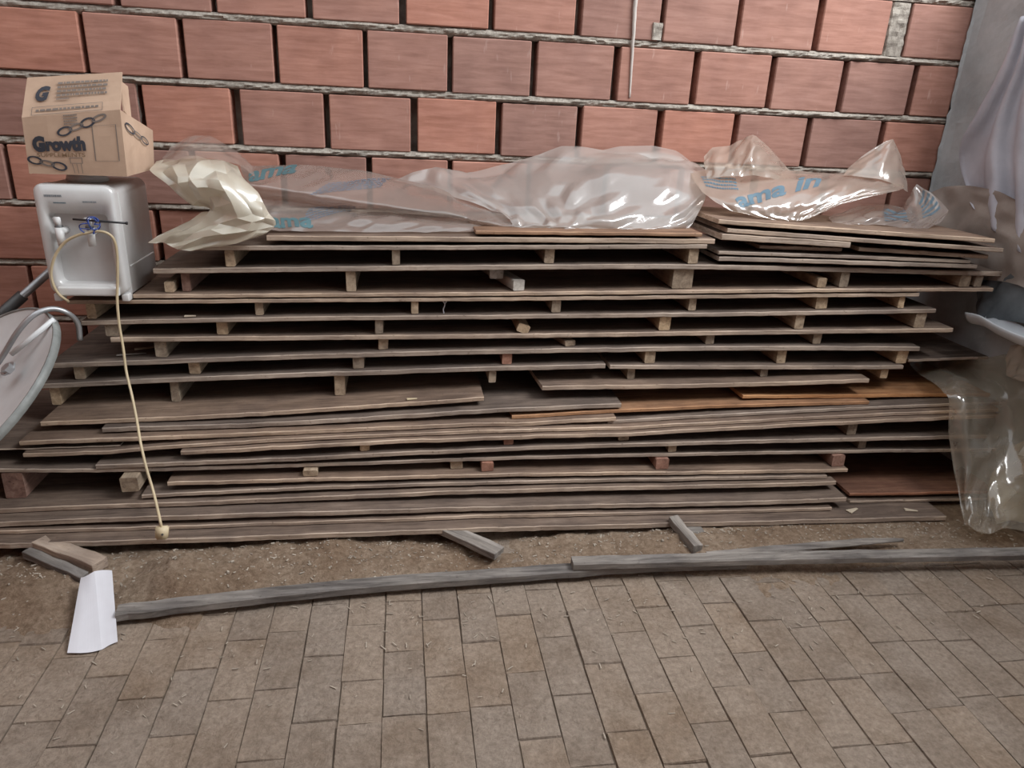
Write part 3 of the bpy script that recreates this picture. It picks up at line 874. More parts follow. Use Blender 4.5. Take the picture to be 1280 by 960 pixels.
# ================================================================== WATER DISPENSER
YD = -.50
dl, dr = atY(65, 375, YD), atY(160, 368, YD)
zD = zt(BOARDS['B3b'], dr.x - .05) + .012
ztopD = atY(100, 231, YD).z
dx0, dx1 = dl.x, dr.x
disp = empty('water_dispenser', ((dx0 + dx1) / 2, YD + .14, zD))
tag(disp, 'silver-white tabletop water dispenser with two taps, standing on the board stack', 'water dispenser')
zd0 = zD; H = ztopD - zd0; Wd = dx1 - dx0
def D(u, v, d=0.0):    # u across, v up, d depth back from the front
    return Vector((dx0 + Wd * u, YD + d, zd0 + H * v))
def rounded_prism(name, x0, x1, z0, z1, y0, y1, r, mat, parent, top_only=False, fillet=0.008):
    bm = bmesh.new(); bm_box(bm, (x0, y0, z0), (x1, y1, z1))
    ed = [e for e in bm.edges if abs((e.verts[0].co - e.verts[1].co).y) > .5 * abs(y1 - y0) and (not top_only or e.verts[0].co.z > (z0 + z1) / 2)]
    bmesh.ops.bevel(bm, geom=ed, offset=r, segments=5, affect='EDGES', profile=.5)
    fe = [e for e in bm.edges if abs(e.verts[0].co.y - y0) < 1e-5 and abs(e.verts[1].co.y - y0) < 1e-5]
    bmesh.ops.bevel(bm, geom=fe, offset=fillet, segments=3, affect='EDGES', profile=.5)
    o = bm_obj(name, bm, mat, None, False)
    for p in o.data.polygons: p.use_smooth = True
    md = o.modifiers.new('wn', 'WEIGHTED_NORMAL')
    if parent: adopt(o, parent)
    return o
# hollow-looking front frame = four bars around the recess, plus body behind
ru0, ru1, rv0, rv1 = .13, .885, .13, .76
rounded_prism('body', dx0 + .006, dx1 + .002, zd0 + .012, ztopD - .002, YD + .035, YD + .29, .03, 'silver_side', disp, True, .003)
bm = bmesh.new()
def frame_panel(bm, outer, inner, y0, y1):
    n = len(outer)
    rings = []
    for (loop, y) in ((outer, y1), (outer, y0 + .010), ([((a[0] - .5) * .965 + .5, (a[1] - .5) * .975 + .5) for a in outer], y0), (inner, y0), ([((a[0] - .5) * .97 + .5, (a[1] - .45) * .97 + .45) for a in inner], y0 + .012), ([((a[0] - .5) * .94 + .5, (a[1] - .45) * .95 + .45) for a in inner], y1)):
        rings.append([bm.verts.new((dx0 + Wd * u, y, zd0 + H * v)) for u, v in loop])
    for a, b in zip(rings[:-1], rings[1:]):
        for i in range(n):
            bm.faces.new((a[i], a[(i + 1) % n], b[(i + 1) % n], b[i]))
def rrect(u0, v0, u1, v1, ru, rv, m=7):
    out = []
    for cx_, cy_, a0 in ((u1 - ru, v1 - rv, 0), (u0 + ru, v1 - rv, 90), (u0 + ru, v0 + rv, 180), (u1 - ru, v0 + rv, 270)):
        for k in range(m):
            a = math.radians(a0 + 90 * k / (m - 1)); out.append((cx_ + ru * math.cos(a), cy_ + rv * math.sin(a)))
    return out
frame_panel(bm, rrect(0, .035, 1, 1, .13, .075), rrect(ru0, rv0, ru1, rv1, .07, .05), YD, YD + .05)
bmesh.ops.recalc_face_normals(bm, faces=bm.faces)
fp = bm_obj('front_panel', bm, 'silver', None, True); adopt(fp, disp)
# recess back wall, slightly bulged
V = []; Fc = []
for i in range(13):
    for j in range(13):
        u = ru0 + (ru1 - ru0) * i / 12; v = rv0 + (rv1 - rv0) * j / 12
        V.append(D(u, v, .030 + .012 * ((i - 6) / 6) ** 2 * 0 + .004))
for i in range(12):
    for j in range(12):
        a = i * 13 + j; Fc.append((a, a + 13, a + 14, a + 1))
adopt(mesh('recess_panel', V, Fc, 'recess', None, True), disp)
adopt(bevel_box('drip_tray', D(.11, .035, -.012), D(.90, .115, .03), .006, 'white', None, 3, True), disp)
# foot under the front
for u in (.06, .94):
    adopt(bevel_box('foot', D(u - .05, -.03 if u < .5 else -.028, .01), D(u + .05, .04, .05), .004, 'white', None, 2, True), disp)
for u in (.10, .90):
    adopt(bevel_box('foot', D(u - .05, -.03, .22), D(u + .05, .04, .27), .004, 'white', None, 2, True), disp)
# bottle collar on top
bm = bmesh.new()
bmesh.ops.create_cone(bm, cap_ends=True, segments=28, radius1=.062, radius2=.052, depth=.03, matrix=Matrix.Translation(D(.48, 1, .135) + Vector((0, 0, .012))))
bmesh.ops.bevel(bm, geom=[e for e in bm.edges if e.calc_face_angle(0) > .8], offset=.004, segments=2, affect='EDGES')
adopt(bm_obj('bottle_collar', bm, 'white', None, True), disp)
# taps: body, spout, lever
for u, lab in ((.28, None), (.66, None)):
    c = D(u, .665, 0)
    bm = bmesh.new()
    bmesh.ops.create_cone(bm, cap_ends=True, segments=16, radius1=.0105, radius2=.0125, depth=.055, matrix=Matrix.Translation(c + Vector((0, -.012, -.035))))
    bmesh.ops.create_cone(bm, cap_ends=True, segments=14, radius1=.010, radius2=.010, depth=.05, matrix=Matrix.Translation(c + Vector((0, .012, -.022))) @ Matrix.Rotation(math.pi / 2, 4, 'X'))
    t = bm_obj('tap', bm, 'white', None, True); adopt(t, disp)
    bm = bmesh.new()
    bm_box(bm, (-.011, -.005, 0), (.011, .006, .032))
    for v in bm.verts:
        if v.co.z < .01: v.co.x *= .6
    bmesh.ops.bevel(bm, geom=bm.edges[:], offset=.0025, segments=2, affect='EDGES')
    bmesh.ops.transform(bm, matrix=Matrix.Translation(c + Vector((0, -.012, -.008))) @ Matrix.Rotation(.25, 4, 'X'), verts=bm.verts)
    lv = bm_obj('tap_lever', bm, 'white', None, True); lv.parent = t
    lv.matrix_parent_inverse = Matrix.Identity(4)
    bm = bmesh.new()
    bmesh.ops.create_cone(bm, cap_ends=True, segments=14, radius1=.0118, radius2=.0118, depth=.006, matrix=Matrix.Translation(c + Vector((0, -.012, -.006))))
    rg_ = bm_obj('tap_ring', bm, 'dmetal', None, True); rg_.parent = t
# faint print over each tap
for (u0, u1, v, hh, txt, mt) in ((.14, .36, .885, .035, None, 'ink_pale'), (.24, .40, .835, .020, None, 'blueprint'), (.60, .78, .845, .026, None, 'ink_pale')):
    vs, fs = bars(1)          # worn print, no longer readable
    o = print_on('print', vs, fs, lambda a, b: D(u0 + (u1 - u0) * a, v + hh * b, -.0008), mt, disp)
# seam line on the body side
adopt(bevel_box('side_seam', (dx1 + .0005, YD + .05, zd0 + H * .27), (dx1 + .0032, YD + .28, zd0 + H * .283), .0008, 'silver', None), disp)

# black stick pushed through the taps with blue wire wound around it
p0, p1 = atY(91, 274, YD - .03), atY(158, 279, YD - .03)
st = empty('black_skewer', (p0 + p1) / 2)
tag(st, 'thin black stick with blue wire wound round it, laid across the dispenser taps', 'stick')
adopt(tube('stick', [p0, p1], .0032, 'dark', None, 6), st)
pts = []
for k in range(120):
    t = k / 119; a = t * 2 * math.pi * 8
    c = atY(113 + 10 * math.sin(t * 9), 281 + 8 * math.cos(t * 13), YD - .03)
    pts.append(c + Vector((.007 * math.cos(a), -.006 + .010 * math.sin(a), .007 * math.sin(a * .9))))
adopt(tube('wire_wrap', pts, .0017, 'blue', None, 5), st)
adopt(tube('tip', [p1 + (p0 - p1) * .01, p1 + (p1 - p0) * .02], .005, 'dark', None, 8), st)

# cream cable: from the foot, up over the taps, down across the stack to the plug
cp = [(86, 377, YD + .0), (72, 366, YD - .02), (64, 345, YD - .022), (68, 322, YD - .024), (80, 304, YD - .026), (95, 295, YD - .034), (110, 291, YD - .036), (122, 289, YD - .034), (135, 292, YD - .034), (143, 301, YD - .03), (146.5, 320, YD - .022), (147, 350, YD - .02), (146.5, 375, YD - .022), (149, 405, -.53), (154, 435, -.54), (158, 465, -.56), (165, 495, -.61), (171, 525, -.66), (176, 555, -.72), (183, 585, -.76), (191, 612, -.79), (196, 632, -.835), (200, 650, -.885), (202, 660, -.89)]
cpts = spline([atY(*c) for c in cp], 6)
cab = empty('power_cable', atY(202, 665, -.89))
tag(cab, 'cream power cable looped over the dispenser taps and hanging down the board stack', 'cable')
adopt(tube('cord', cpts, .0042, 'cable', None, 8), cab)
pc = atY(203, 666, -.895)
bm = bmesh.new()
bm_box(bm, (-.019, -.009, -.019), (.019, .009, .021))
for v in bm.verts:
    if v.co.z < 0 and v.co.x > 0: v.co.x -= .004
bmesh.ops.bevel(bm, geom=bm.edges[:], offset=.004, segments=2, affect='EDGES')
bmesh.ops.transform(bm, matrix=Matrix.Translation(pc) @ Matrix.Rotation(-.35, 4, 'X'), verts=bm.verts)
pg = bm_obj('plug', bm, 'cable', None, True); adopt(pg, cab)
bm = bmesh.new()
bmesh.ops.create_cone(bm, cap_ends=True, segments=10, radius1=.0035, radius2=.0035, depth=.004, matrix=Matrix.Translation(pc + Vector((.003, -.0095, 0))) @ Matrix.Rotation(math.pi / 2 - .35, 4, 'X'))
s_ = bm_obj('screw', bm, 'dmetal', None); s_.parent = pg

# ================================================================== CARDBOARD BOX
YB = -.50
zbox = ztopD + .028
bFL, bFR = atY(37, 219, YB), atY(159, 221, YB)
cFL, cFR = atY(27, 147, YB - .012), atY(150, 137, YB - .012)
for p in (bFL, bFR): p.z = zbox
bBR = atY(194, 219, -.235); bBR.z = zbox
cBR = atY(191, 163, -.235)
bBL = bFL + (bBR - bFR); bBL.z = zbox
cBL = cFL + Vector((.01, .265, -.07))
fTL, fTR = atY(34, 97, YB + .035), atY(152.5, 90, YB + .035)
box = empty('cardboard_box', (bFL + bBR) / 2)
tag(box, 'open brown cardboard box with printed chains, sitting on the water dispenser', 'box')
def panel(name, q, th, mat, n=8, bulge=0.0, seed=0):
    """thin board panel from a quad (BL,BR,TR,TL) with thickness"""
    a, b, c, d = [Vector(x) for x in q]
    nr = (b - a).cross(d - a).normalized()
    V = []; Fc = []
    for s in (0, 1):
        for j in range(n + 1):
            for i in range(n + 1):
                u, v = i / n, j / n
                p = a * (1 - u) * (1 - v) + b * u * (1 - v) + c * u * v + d * (1 - u) * v
                p = p + nr * (bulge * math.sin(math.pi * u) * math.sin(math.pi * v) + .0012 * N(u * 6, v * 6, seed)) - nr * th * s
                V.append(p)
    m = (n + 1) ** 2
    for j in range(n):
        for i in range(n):
            k = j * (n + 1) + i
            Fc.append((k, k + 1, k + n + 2, k + n + 1)); Fc.append((m + k, m + k + n + 1, m + k + n + 2, m + k + 1))
    for i in range(n):
        Fc.append((i, m + i, m + i + 1, i + 1)); k = n * (n + 1) + i; Fc.append((k, k + 1, m + k + 1, m + k))
        k = i * (n + 1); Fc.append((k, k + n + 1, m + k + n + 1, m + k)); k += n; Fc.append((k, m + k, m + k + n + 1, k + n + 1))
    o = mesh(name, V, Fc, mat, None, False); adopt(o, box)
    return o
front = panel('front_wall', (bFL, bFR, cFR, cFL), .004, 'card', bulge=.004, seed=1)
flap = panel('front_flap', (cFL, cFR, fTR, fTL), .004, 'card', seed=2)
side = panel('side_wall', (bFR, bBR, cBR, cFR), .004, 'card', seed=3)
panel('rear_wall', (bBR, bBL, cBL, cBR), .004, 'card', seed=4)
panel('side_wall', (bBL, bFL, cFL, cBL), .004, 'card', seed=5)
panel('base', (bFL + Vector((0, 0, .004)), bFR + Vector((0, 0, .004)), bBR + Vector((0, 0, .004)), bBL + Vector((0, 0, .004))), .004, 'card', seed=6)
sf = atY(163, 150, -.40); sf2 = atY(158, 103, -.36)
panel('side_flap', (cFR + Vector((.002, .03, -.005)), atY(165, 152, -.41), atY(160, 108, -.38), atY(150, 100, YB + .05)), .004, 'card', seed=7)
def quadfn(q, off):
    a, b, c, d = [Vector(x) for x in q]
    nr = (b - a).cross(d - a).normalized()
    if nr.dot(CAM - a) < 0: nr = -nr
    def fn(u, v):
        p = a * (1 - u) * (1 - v) + b * u * (1 - v) + c * u * v + d * (1 - u) * v
        return p + nr * (off + (.004 * math.sin(math.pi * u) * math.sin(math.pi * v)))
    return fn
qF = quadfn((bFL, bFR, cFR, cFL), .0022); qT = quadfn((cFL, cFR, fTR, fTL), .0022); qS = quadfn((bFR, bBR, cBR, cFR), .0022)
def txt_on(name, body, fn, u0, v0, u1, v1, mat, parent, bold=.03, shear=0.0):
    vs, fs = text_mesh(body, bold, shear, True, .12)
    print_on(name, vs, fs, lambda a, b: fn(u0 + (u1 - u0) * a, v0 + (v1 - v0) * b), mat, parent)
txt_on('lettering', 'G', qF, .075, .39, .205, .67, 'ink', front, .075)
txt_on('lettering', 'rowth', qF, .21, .40, .615, .64, 'ink', front, .06)
txt_on('lettering', 'SUPPLEMENTS', qF, .11, .305, .60, .375, 'ink_brown', front, .01)
txt_on('lettering', 'G', qT, .12, .36, .27, .74, 'ink', flap, .06, .25)
def bar_on(fn, u0, v0, u1, v1, lines, mat, parent, name='small_print'):
    vs, fs = bars(lines)
    print_on(name, vs, fs, lambda a, b: fn(u0 + (u1 - u0) * a, v0 + (v1 - v0) * b), mat, parent)
bar_on(qT, .34, .42, .86, .84, 4, 'ink2', flap); bar_on(qT, .34, .34, .48, .42, 1, 'ink2', flap)
bar_on(qT, .14, .08, .80, .18, 1, 'ink2', flap)
def outline(fn, pts, w_, mat, parent, name='printed_line', closed=True):
    vs, fs = [], []
    n = len(pts)
    for i, p in enumerate(pts):
        q0 = pts[(i - 1) % n] if closed or i > 0 else p; q1 = pts[(i + 1) % n] if closed or i < n - 1 else p
        dx, dy = q1[0] - q0[0], q1[1] - q0[1]; l = math.hypot(dx, dy) or 1
        nx_, ny_ = -dy / l * w_, dx / l * w_
        vs += [(p[0] - nx_, p[1] - ny_), (p[0] + nx_, p[1] + ny_)]
    for i in range(n if closed else n - 1):
        a, b = 2 * i, 2 * ((i + 1) % n); fs.append((a, b, b + 1, a + 1))
    print_on(name, vs, fs, fn, mat, parent)
outline(qT, [(.10, .03), (.45, .03), (.82, .03), (.82, .22), (.45, .22), (.10, .22)], .006, 'ink2', flap)
def chain(fn, u0, v0, u1, v1, n, parent, asp=1.7):
    for k in range(n):
        t = (k + .5) / n; cu_, cv_ = u0 + (u1 - u0) * t, v0 + (v1 - v0) * t
        an = math.atan2((v1 - v0) , (u1 - u0) * asp); L_ = .5 * math.hypot((u1 - u0) * asp, v1 - v0) / n * 1.12
        pts = []
        for q in range(16):
            a = 2 * math.pi * q / 16
            x, y = L_ * math.cos(a), (.062 if k % 2 == 0 else .040) * math.sin(a)
            pts.append((cu_ + (x * math.cos(an) - y * math.sin(an)) / asp, cv_ + x * math.sin(an) + y * math.cos(an)))
        outline(fn, pts, .013, 'ink2' if k % 2 else 'ink', parent, 'printed_chain_link')
chain(qF, .36, .70, .84, .93, 4, front); chain(qF, .02, .27, .38, .12, 3, front)
bar_on(qF, .42, .82, .56, 1.0, 4, 'ink2', front)
outline(qF, [(.44, .20), (.56, .20), (.56, .29), (.44, .29)], .006, 'ink2', front)
for k in range(3): outline(qF, [(.47 + .04 * k, .03), (.455 + .045 * k, .19)], .003, 'ink2', front, closed=False)
outline(qF, [(.70, .24), (.94, .24), (.94, .79), (.70, .79)], .005, 'ink2', front)
chain(qS, .1, .8, .75, .62, 3, side)

# ================================================================== PLASTIC ON TOP OF THE STACK
# cream bag hanging over the corner
o, V, nr, nc = sheet('cream_plastic_bag', [
    [(196, 203, -.30), (220, 198, -.27), (246, 196, -.25), (272, 198, -.26), (297, 206, -.30)],
    [(187, 213, -.42), (215, 208, -.42), (248, 203, -.42), (283, 211, -.43), (308, 226, -.42)],
    [(212, 232, -.46), (228, 229, -.49), (255, 224, -.50), (295, 234, -.50), (324, 245, -.46)],
    [(240, 256, -.45), (252, 248, -.49), (272, 246, -.50), (312, 258, -.51), (337, 266, -.47)],
    [(262, 262, -.42), (266, 262, -.47), (278, 266, -.49), (318, 274, -.51), (344, 281, -.47)],
    [(248, 268, -.43), (258, 272, -.48), (272, 282, -.50), (306, 290, -.51), (333, 292, -.48)],
    [(218, 284, -.45), (232, 288, -.49), (252, 296, -.50), (280, 300, -.50), (306, 301, -.48)],
    [(186, 304, -.46), (204, 303, -.49), (222, 312, -.50), (244, 314, -.50), (262, 304, -.48)]], 'bag', .013, 6, 5, 4, lin=.45, step=3, sharp=.45)
tag(o, 'crumpled cream-white plastic bag hanging over the stack corner beside the dispenser', 'plastic bag')
o, V, nr, nc = sheet('clear_plastic_hood', [
    [(213, 184, -.22), (236, 170, -.18), (262, 170, -.16), (288, 184, -.16), (306, 198, -.18)],
    [(204, 196, -.28), (232, 181, -.26), (262, 180, -.25), (292, 193, -.24), (314, 207, -.24)],
    [(197, 205, -.34), (226, 199, -.34), (262, 198, -.34), (296, 206, -.33), (320, 222, -.32)]], 'film_clear', .006, 7, 6, 9)
tag(o, 'thin clear plastic bunched up behind the cream bag', 'plastic sheet')
# folded printed sheet
o, V, nr, nc = sheet('printed_plastic_sheet', [
    [(300, 207, -.10), (370, 206, -.10), (425, 210, -.10), (480, 218, -.12), (560, 238, -.16), (625, 258, -.20), (668, 272, -.24)],
    [(305, 222, -.24), (365, 222, -.24), (425, 228, -.25), (490, 237, -.27), (560, 251, -.29), (625, 267, -.31), (668, 278, -.33)],
    [(310, 232, -.34), (360, 238, -.34), (420, 250, -.35), (490, 259, -.37), (560, 268, -.39), (622, 281, -.41), (664, 285, -.42)],
    [(318, 246, -.30), (365, 252, -.30), (422, 260, -.31), (490, 266, -.33), (560, 273, -.36), (620, 283, -.39), (660, 287, -.40)],
    [(322, 268, -.36), (365, 270, -.37), (424, 272, -.38), (490, 276, -.40), (560, 281, -.41), (618, 286, -.42), (655, 289, -.43)],
    [(326, 287, -.43), (368, 289, -.44), (425, 290, -.44), (490, 290, -.44), (560, 290, -.44), (616, 290, -.44), (650, 290.5, -.44)]], 'film', .005, 10, 6, 14)
tag(o, 'folded clear plastic sheet with teal lettering beside the cream bag', 'plastic sheet')
def on(V, nr, nc, u0, v0, du, dv, off=.0012, su=(0, 0)):
    return lambda a, b: on_sheet(V, nr, nc, u0 + du[0] * a + dv[0] * b, v0 + du[1] * a + dv[1] * b, off)
vs, fs = text_mesh('ama', .035); print_on('lettering', vs, fs, on(V, nr, nc, .01, .30, (.16, -.16), (.01, -.17)), 'teal', o)
vs, fs = bars(7); print_on('small_print', vs, fs, on(V, nr, nc, .24, .40, (.22, -.20), (.06, -.17)), 'smallprint', o)
vs, fs = bars(6); print_on('small_print', vs, fs, on(V, nr, nc, .20, .90, (.17, -.22), (.03, -.22)), 'smallprint', o)
vs, fs = text_mesh('ama', .035); print_on('lettering', vs, fs, on(V, nr, nc, .06, .97, (.18, -.02), (.0, -.14)), 'teal', o)
# broad milky sheet in the middle
o, V, nr, nc = sheet('milky_plastic_sheet', [
    [(492, 224, -.06), (545, 209, -.05), (583, 217, -.05), (640, 203, -.05), (702, 183, -.05), (765, 188, -.05), (830, 193, -.06), (868, 204, -.08), (884, 215, -.10)],
    [(520, 232, -.12), (560, 222, -.12), (600, 222, -.12), (650, 214, -.13), (705, 202, -.14), (765, 198, -.15), (825, 199, -.16), (868, 212, -.17), (888, 224, -.18)],
    [(560, 243, -.22), (590, 240, -.23), (625, 238, -.24), (670, 232, -.25), (712, 226, -.26), (765, 219, -.27), (825, 219, -.27), (866, 228, -.27), (884, 236, -.26)],
    [(605, 258, -.30), (625, 256, -.31), (652, 256, -.33), (686, 254, -.34), (718, 252, -.35), (765, 248, -.35), (822, 246, -.35), (862, 250, -.34), (880, 252, -.32)],
    [(628, 268, -.36), (650, 268, -.37), (676, 270, -.39), (700, 270, -.40), (728, 268, -.40), (768, 268, -.41), (818, 268, -.41), (856, 270, -.40), (872, 268, -.38)],
    [(640, 280, -.41), (660, 281, -.42), (684, 283, -.43), (706, 282, -.44), (734, 281, -.44), (770, 283, -.44), (812, 284, -.44), (848, 284, -.44), (864, 282, -.42)],
    [(640, 287, -.43), (660, 287, -.44), (684, 287, -.44), (706, 287, -.45), (734, 287, -.45), (770, 288, -.45), (808, 288, -.45), (842, 289, -.45), (858, 288, -.44)]], 'film_white', .013, 9, 6, 23, step=4)
tag(o, 'large milky plastic sheet crumpled over the middle of the stack', 'plastic sheet')
o, V, nr, nc = sheet('pale_blue_plastic', [
    [(742, 190, -.04), (775, 183, -.035), (815, 182, -.035), (845, 188, -.04), (862, 201, -.05)],
    [(735, 196, -.09), (775, 191, -.09), (815, 190, -.09), (850, 196, -.09), (868, 208, -.10)],
    [(732, 206, -.13), (775, 203, -.13), (815, 203, -.13), (850, 207, -.13), (870, 216, -.13)]], 'film_white', .003, 6, 5, 31)
tag(o, 'small bluish plastic fold behind the large milky sheet', 'plastic sheet')
# printed sheet on the small pile
o, V, nr, nc = sheet('lettered_plastic_sheet', [
    [(862, 214, -.20), (895, 212, -.20), (940, 213, -.20), (985, 213, -.20), (1030, 216, -.22), (1062, 217, -.24), (1098, 222, -.28), (1130, 231, -.34)],
    [(868, 226, -.28), (900, 226, -.29), (942, 226, -.30), (985, 226, -.31), (1028, 226, -.32), (1060, 226, -.34), (1098, 228, -.36), (1130, 234, -.38)],
    [(878, 240, -.35), (906, 242, -.37), (946, 242, -.38), (986, 241, -.39), (1024, 240, -.40), (1054, 238, -.41), (1090, 237, -.42), (1124, 238, -.42)],
    [(894, 252, -.40), (918, 256, -.42), (952, 258, -.43), (986, 258, -.44), (1014, 256, -.44), (1040, 252, -.44), (1066, 248, -.44), (1092, 245, -.44)],
    [(915, 264, -.43), (936, 268, -.44), (962, 270, -.45), (986, 270, -.45), (1004, 268, -.45), (1020, 264, -.45), (1036, 259, -.45), (1052, 255, -.45)],
    [(960, 273, -.44), (968, 275, -.45), (980, 276, -.455), (990, 276, -.46), (1000, 275.5, -.46), (1008, 274, -.46), (1014, 272, -.46), (1018, 270, -.455)]], 'film_warm', .004, 9, 6, 41)
tag(o, 'clear plastic sheet with blue lettering over the small flat pile', 'plastic sheet')
vs, fs = text_mesh('ama in', .035); print_on('lettering', vs, fs, on(V, nr, nc, .16, .66, (.40, -.36), (.015, -.24), .0012), 'blueprint', o)
vs, fs = bars(4); print_on('small_print', vs, fs, on(V, nr, nc, .05, .30, (.16, .06), (.0, -.20), .0012), 'blueprint', o)
o, V, nr, nc = sheet('peaked_plastic_fold', [
    [(880, 196, -.16), (890, 184, -.14), (912, 182, -.14), (928, 174, -.15), (941, 168, -.17), (956, 178, -.16), (972, 197, -.14), (988, 213, -.13)],
    [(880, 204, -.20), (893, 196, -.20), (912, 193, -.21), (928, 186, -.23), (941, 180, -.25), (957, 192, -.23), (972, 206, -.20), (990, 217, -.17)],
    [(882, 214, -.24), (896, 209, -.26), (914, 206, -.27), (926, 204, -.29), (940, 200, -.31), (958, 208, -.28), (974, 216, -.25), (992, 222, -.21)],
    [(884, 224, -.27), (898, 222, -.29), (916, 220, -.31), (928, 220, -.32), (942, 219, -.33), (960, 222, -.31), (976, 226, -.29), (994, 228, -.25)]], 'film_warm', .006, 7, 6, 51)
tag(o, 'pointed fold of clear plastic standing up behind the blue lettering', 'plastic sheet')
o, V, nr, nc = sheet('upright_plastic_corner', [
    [(1108, 176, -.22), (1112, 175, -.22), (1116, 174, -.22), (1121, 182, -.225), (1126, 196, -.24)],
    [(1082, 192, -.22), (1096, 189, -.24), (1110, 188, -.26), (1122, 200, -.27), (1131, 214, -.27)],
    [(1062, 208, -.24), (1082, 206, -.28), (1104, 206, -.31), (1122, 216, -.32), (1134, 228, -.30)],
    [(1054, 219, -.28), (1078, 221, -.32), (1102, 224, -.35), (1121, 232, -.36), (1135, 240, -.33)]], 'film_warm', .004, 7, 6, 61)
tag(o, 'stiff upright corner of clear plastic ending in a sharp tip', 'plastic sheet')
o, V, nr, nc = sheet('crumpled_printed_plastic', [
    [(1042, 268, -.30), (1075, 258, -.28), (1102, 256, -.26), (1128, 258, -.25), (1140, 240, -.24), (1146, 230, -.24)],
    [(1036, 273, -.36), (1072, 266, -.36), (1104, 264, -.35), (1132, 266, -.34), (1156, 254, -.31), (1168, 245, -.30)],
    [(1040, 278, -.41), (1076, 273, -.42), (1106, 272, -.42), (1136, 276, -.41), (1164, 270, -.38), (1186, 262, -.36)],
    [(1046, 283, -.44), (1080, 281, -.45), (1108, 282, -.45), (1138, 285, -.46), (1158, 286, -.45), (1176, 278, -.42)]], 'film', .009, 8, 7, 71)
tag(o, 'scrunched clear plastic with blue print at the end of the small flat pile', 'plastic sheet')
vs, fs = bars(5); print_on('small_print', vs, fs, on(V, nr, nc, .40, .80, (.2, -.05), (.0, -.5), .0012), 'blueprint', o)
vs, fs = bars(5); print_on('small_print', vs, fs, on(V, nr, nc, .72, .72, (.22, -.12), (.04, -.5), .0012), 'blueprint', o)

# ================================================================== RIGHT SIDE
# clear drape over the stack end
o, V, nr, nc = sheet('draped_plastic', [
    [(1136, 454, -0.34), (1160, 446, -0.34), (1195, 444, -0.34), (1235, 446, -0.34), (1275, 440, -0.34), (1330, 436, -0.34)],
    [(1148, 466, -0.48), (1176, 458, -0.48), (1208, 458, -0.48), (1246, 464, -0.48), (1288, 462, -0.48), (1340, 458, -0.48)],
    [(1176, 486, -0.68), (1200, 476, -0.67), (1230, 480, -0.67), (1262, 492, -0.68), (1300, 494, -0.68), (1350, 492, -0.68)],
    [(1186, 500, -0.72), (1206, 500, -0.74), (1232, 508, -0.74), (1262, 520, -0.74), (1300, 522, -0.74), (1355, 520, -0.74)],
    [(1186, 540, -0.76), (1206, 542, -0.80), (1232, 550, -0.79), (1262, 556, -0.80), (1300, 560, -0.80), (1355, 560, -0.80)],
    [(1191, 580, -0.82), (1210, 586, -0.86), (1232, 590, -0.85), (1258, 594, -0.88), (1296, 600, -0.86), (1350, 600, -0.86)],
    [(1199, 625, -0.90), (1214, 632, -0.94), (1234, 630, -0.92), (1256, 634, -0.96), (1290, 640, -0.94), (1345, 640, -0.94)],
    [(1206, 655, -0.98), (1220, 663, -1.01), (1238, 668, -1.02), (1254, 660, -1.04), (1284, 664, -1.03), (1340, 664, -1.03)]], 'film_drape', .012, 8, 7, 81, step=4, lin=.4)
tag(o, 'yellowish clear plastic sheet draped over the end of the stack to the ground', 'plastic sheet')
o, V, nr, nc = sheet('pale_plastic_sack', [
    [(1262, 560, -0.73), (1285, 548, -0.73), (1320, 545, -0.73), (1360, 548, -0.73)],
    [(1240, 592, -0.79), (1268, 588, -0.83), (1310, 590, -0.83), (1360, 590, -0.81)],
    [(1234, 625, -0.84), (1262, 628, -0.89), (1305, 630, -0.89), (1360, 630, -0.87)],
    [(1246, 656, -0.90), (1264, 650, -0.93), (1300, 660, -0.93), (1355, 660, -0.91)]], 'bag', .014, 8, 8, 88, step=4)
tag(o, 'pale cream plastic sack at the foot of the draped clear sheet', 'plastic bag')
# grey cloth hanging at the corner wall
def pleats(name, ctrl, mat, amp, seed):
    G = grid_interp(ctrl, 14, 8)
    nr, nc = len(G), len(G[0]); V = []
    for j in range(nr):
        for i in range(nc):
            u = i / (nc - 1); v = j / (nr - 1)
            f = math.sin(u * 25 + 1.5 * N(u * 3, v * 2, seed) * 2 + seed) 
            V.append(G[j][i] + Vector((-1, -.35, .1)) * amp * (abs(f) ** .7 * math.copysign(1, f)) * (.45 + .55 * v) + Vector((.004 * N(u * 20, v * 9), 0, .004 * N(u * 15, v * 20, 3))))
    Fc = [(j * nc + i, j * nc + i + 1, (j + 1) * nc + i + 1, (j + 1) * nc + i) for j in range(nr - 1) for i in range(nc - 1)]
    return mesh(name, V, Fc, mat, None, True, recalc=False)
c = pleats('hanging_cloth', [
    [(1278, 22, -.20), (1292, 16, -.22), (1310, 10, -.24), (1335, 4, -.26), (1360, 0, -.28)],
    [(1256, 80, -.20), (1280, 80, -.23), (1305, 80, -.25), (1335, 80, -.27), (1362, 80, -.29)],
    [(1226, 140, -.18), (1256, 142, -.23), (1290, 145, -.25), (1325, 145, -.27), (1364, 145, -.29)],
    [(1200, 192, -.16), (1240, 198, -.22), (1280, 202, -.25), (1322, 204, -.27), (1366, 204, -.29)],
    [(1206, 234, -.18), (1240, 250, -.23), (1280, 262, -.26), (1322, 266, -.28), (1366, 266, -.30)],
    [(1222, 262, -.22), (1250, 290, -.26), (1285, 318, -.28), (1324, 325, -.30), (1366, 325, -.32)]], 'cloth', .028, 2)
c.modifiers.new('solid', 'SOLIDIFY').thickness = .003
tag(c, 'pale grey cloth hanging in folds against the plastered wall', 'cloth')
XLIM[0] = XR - .07
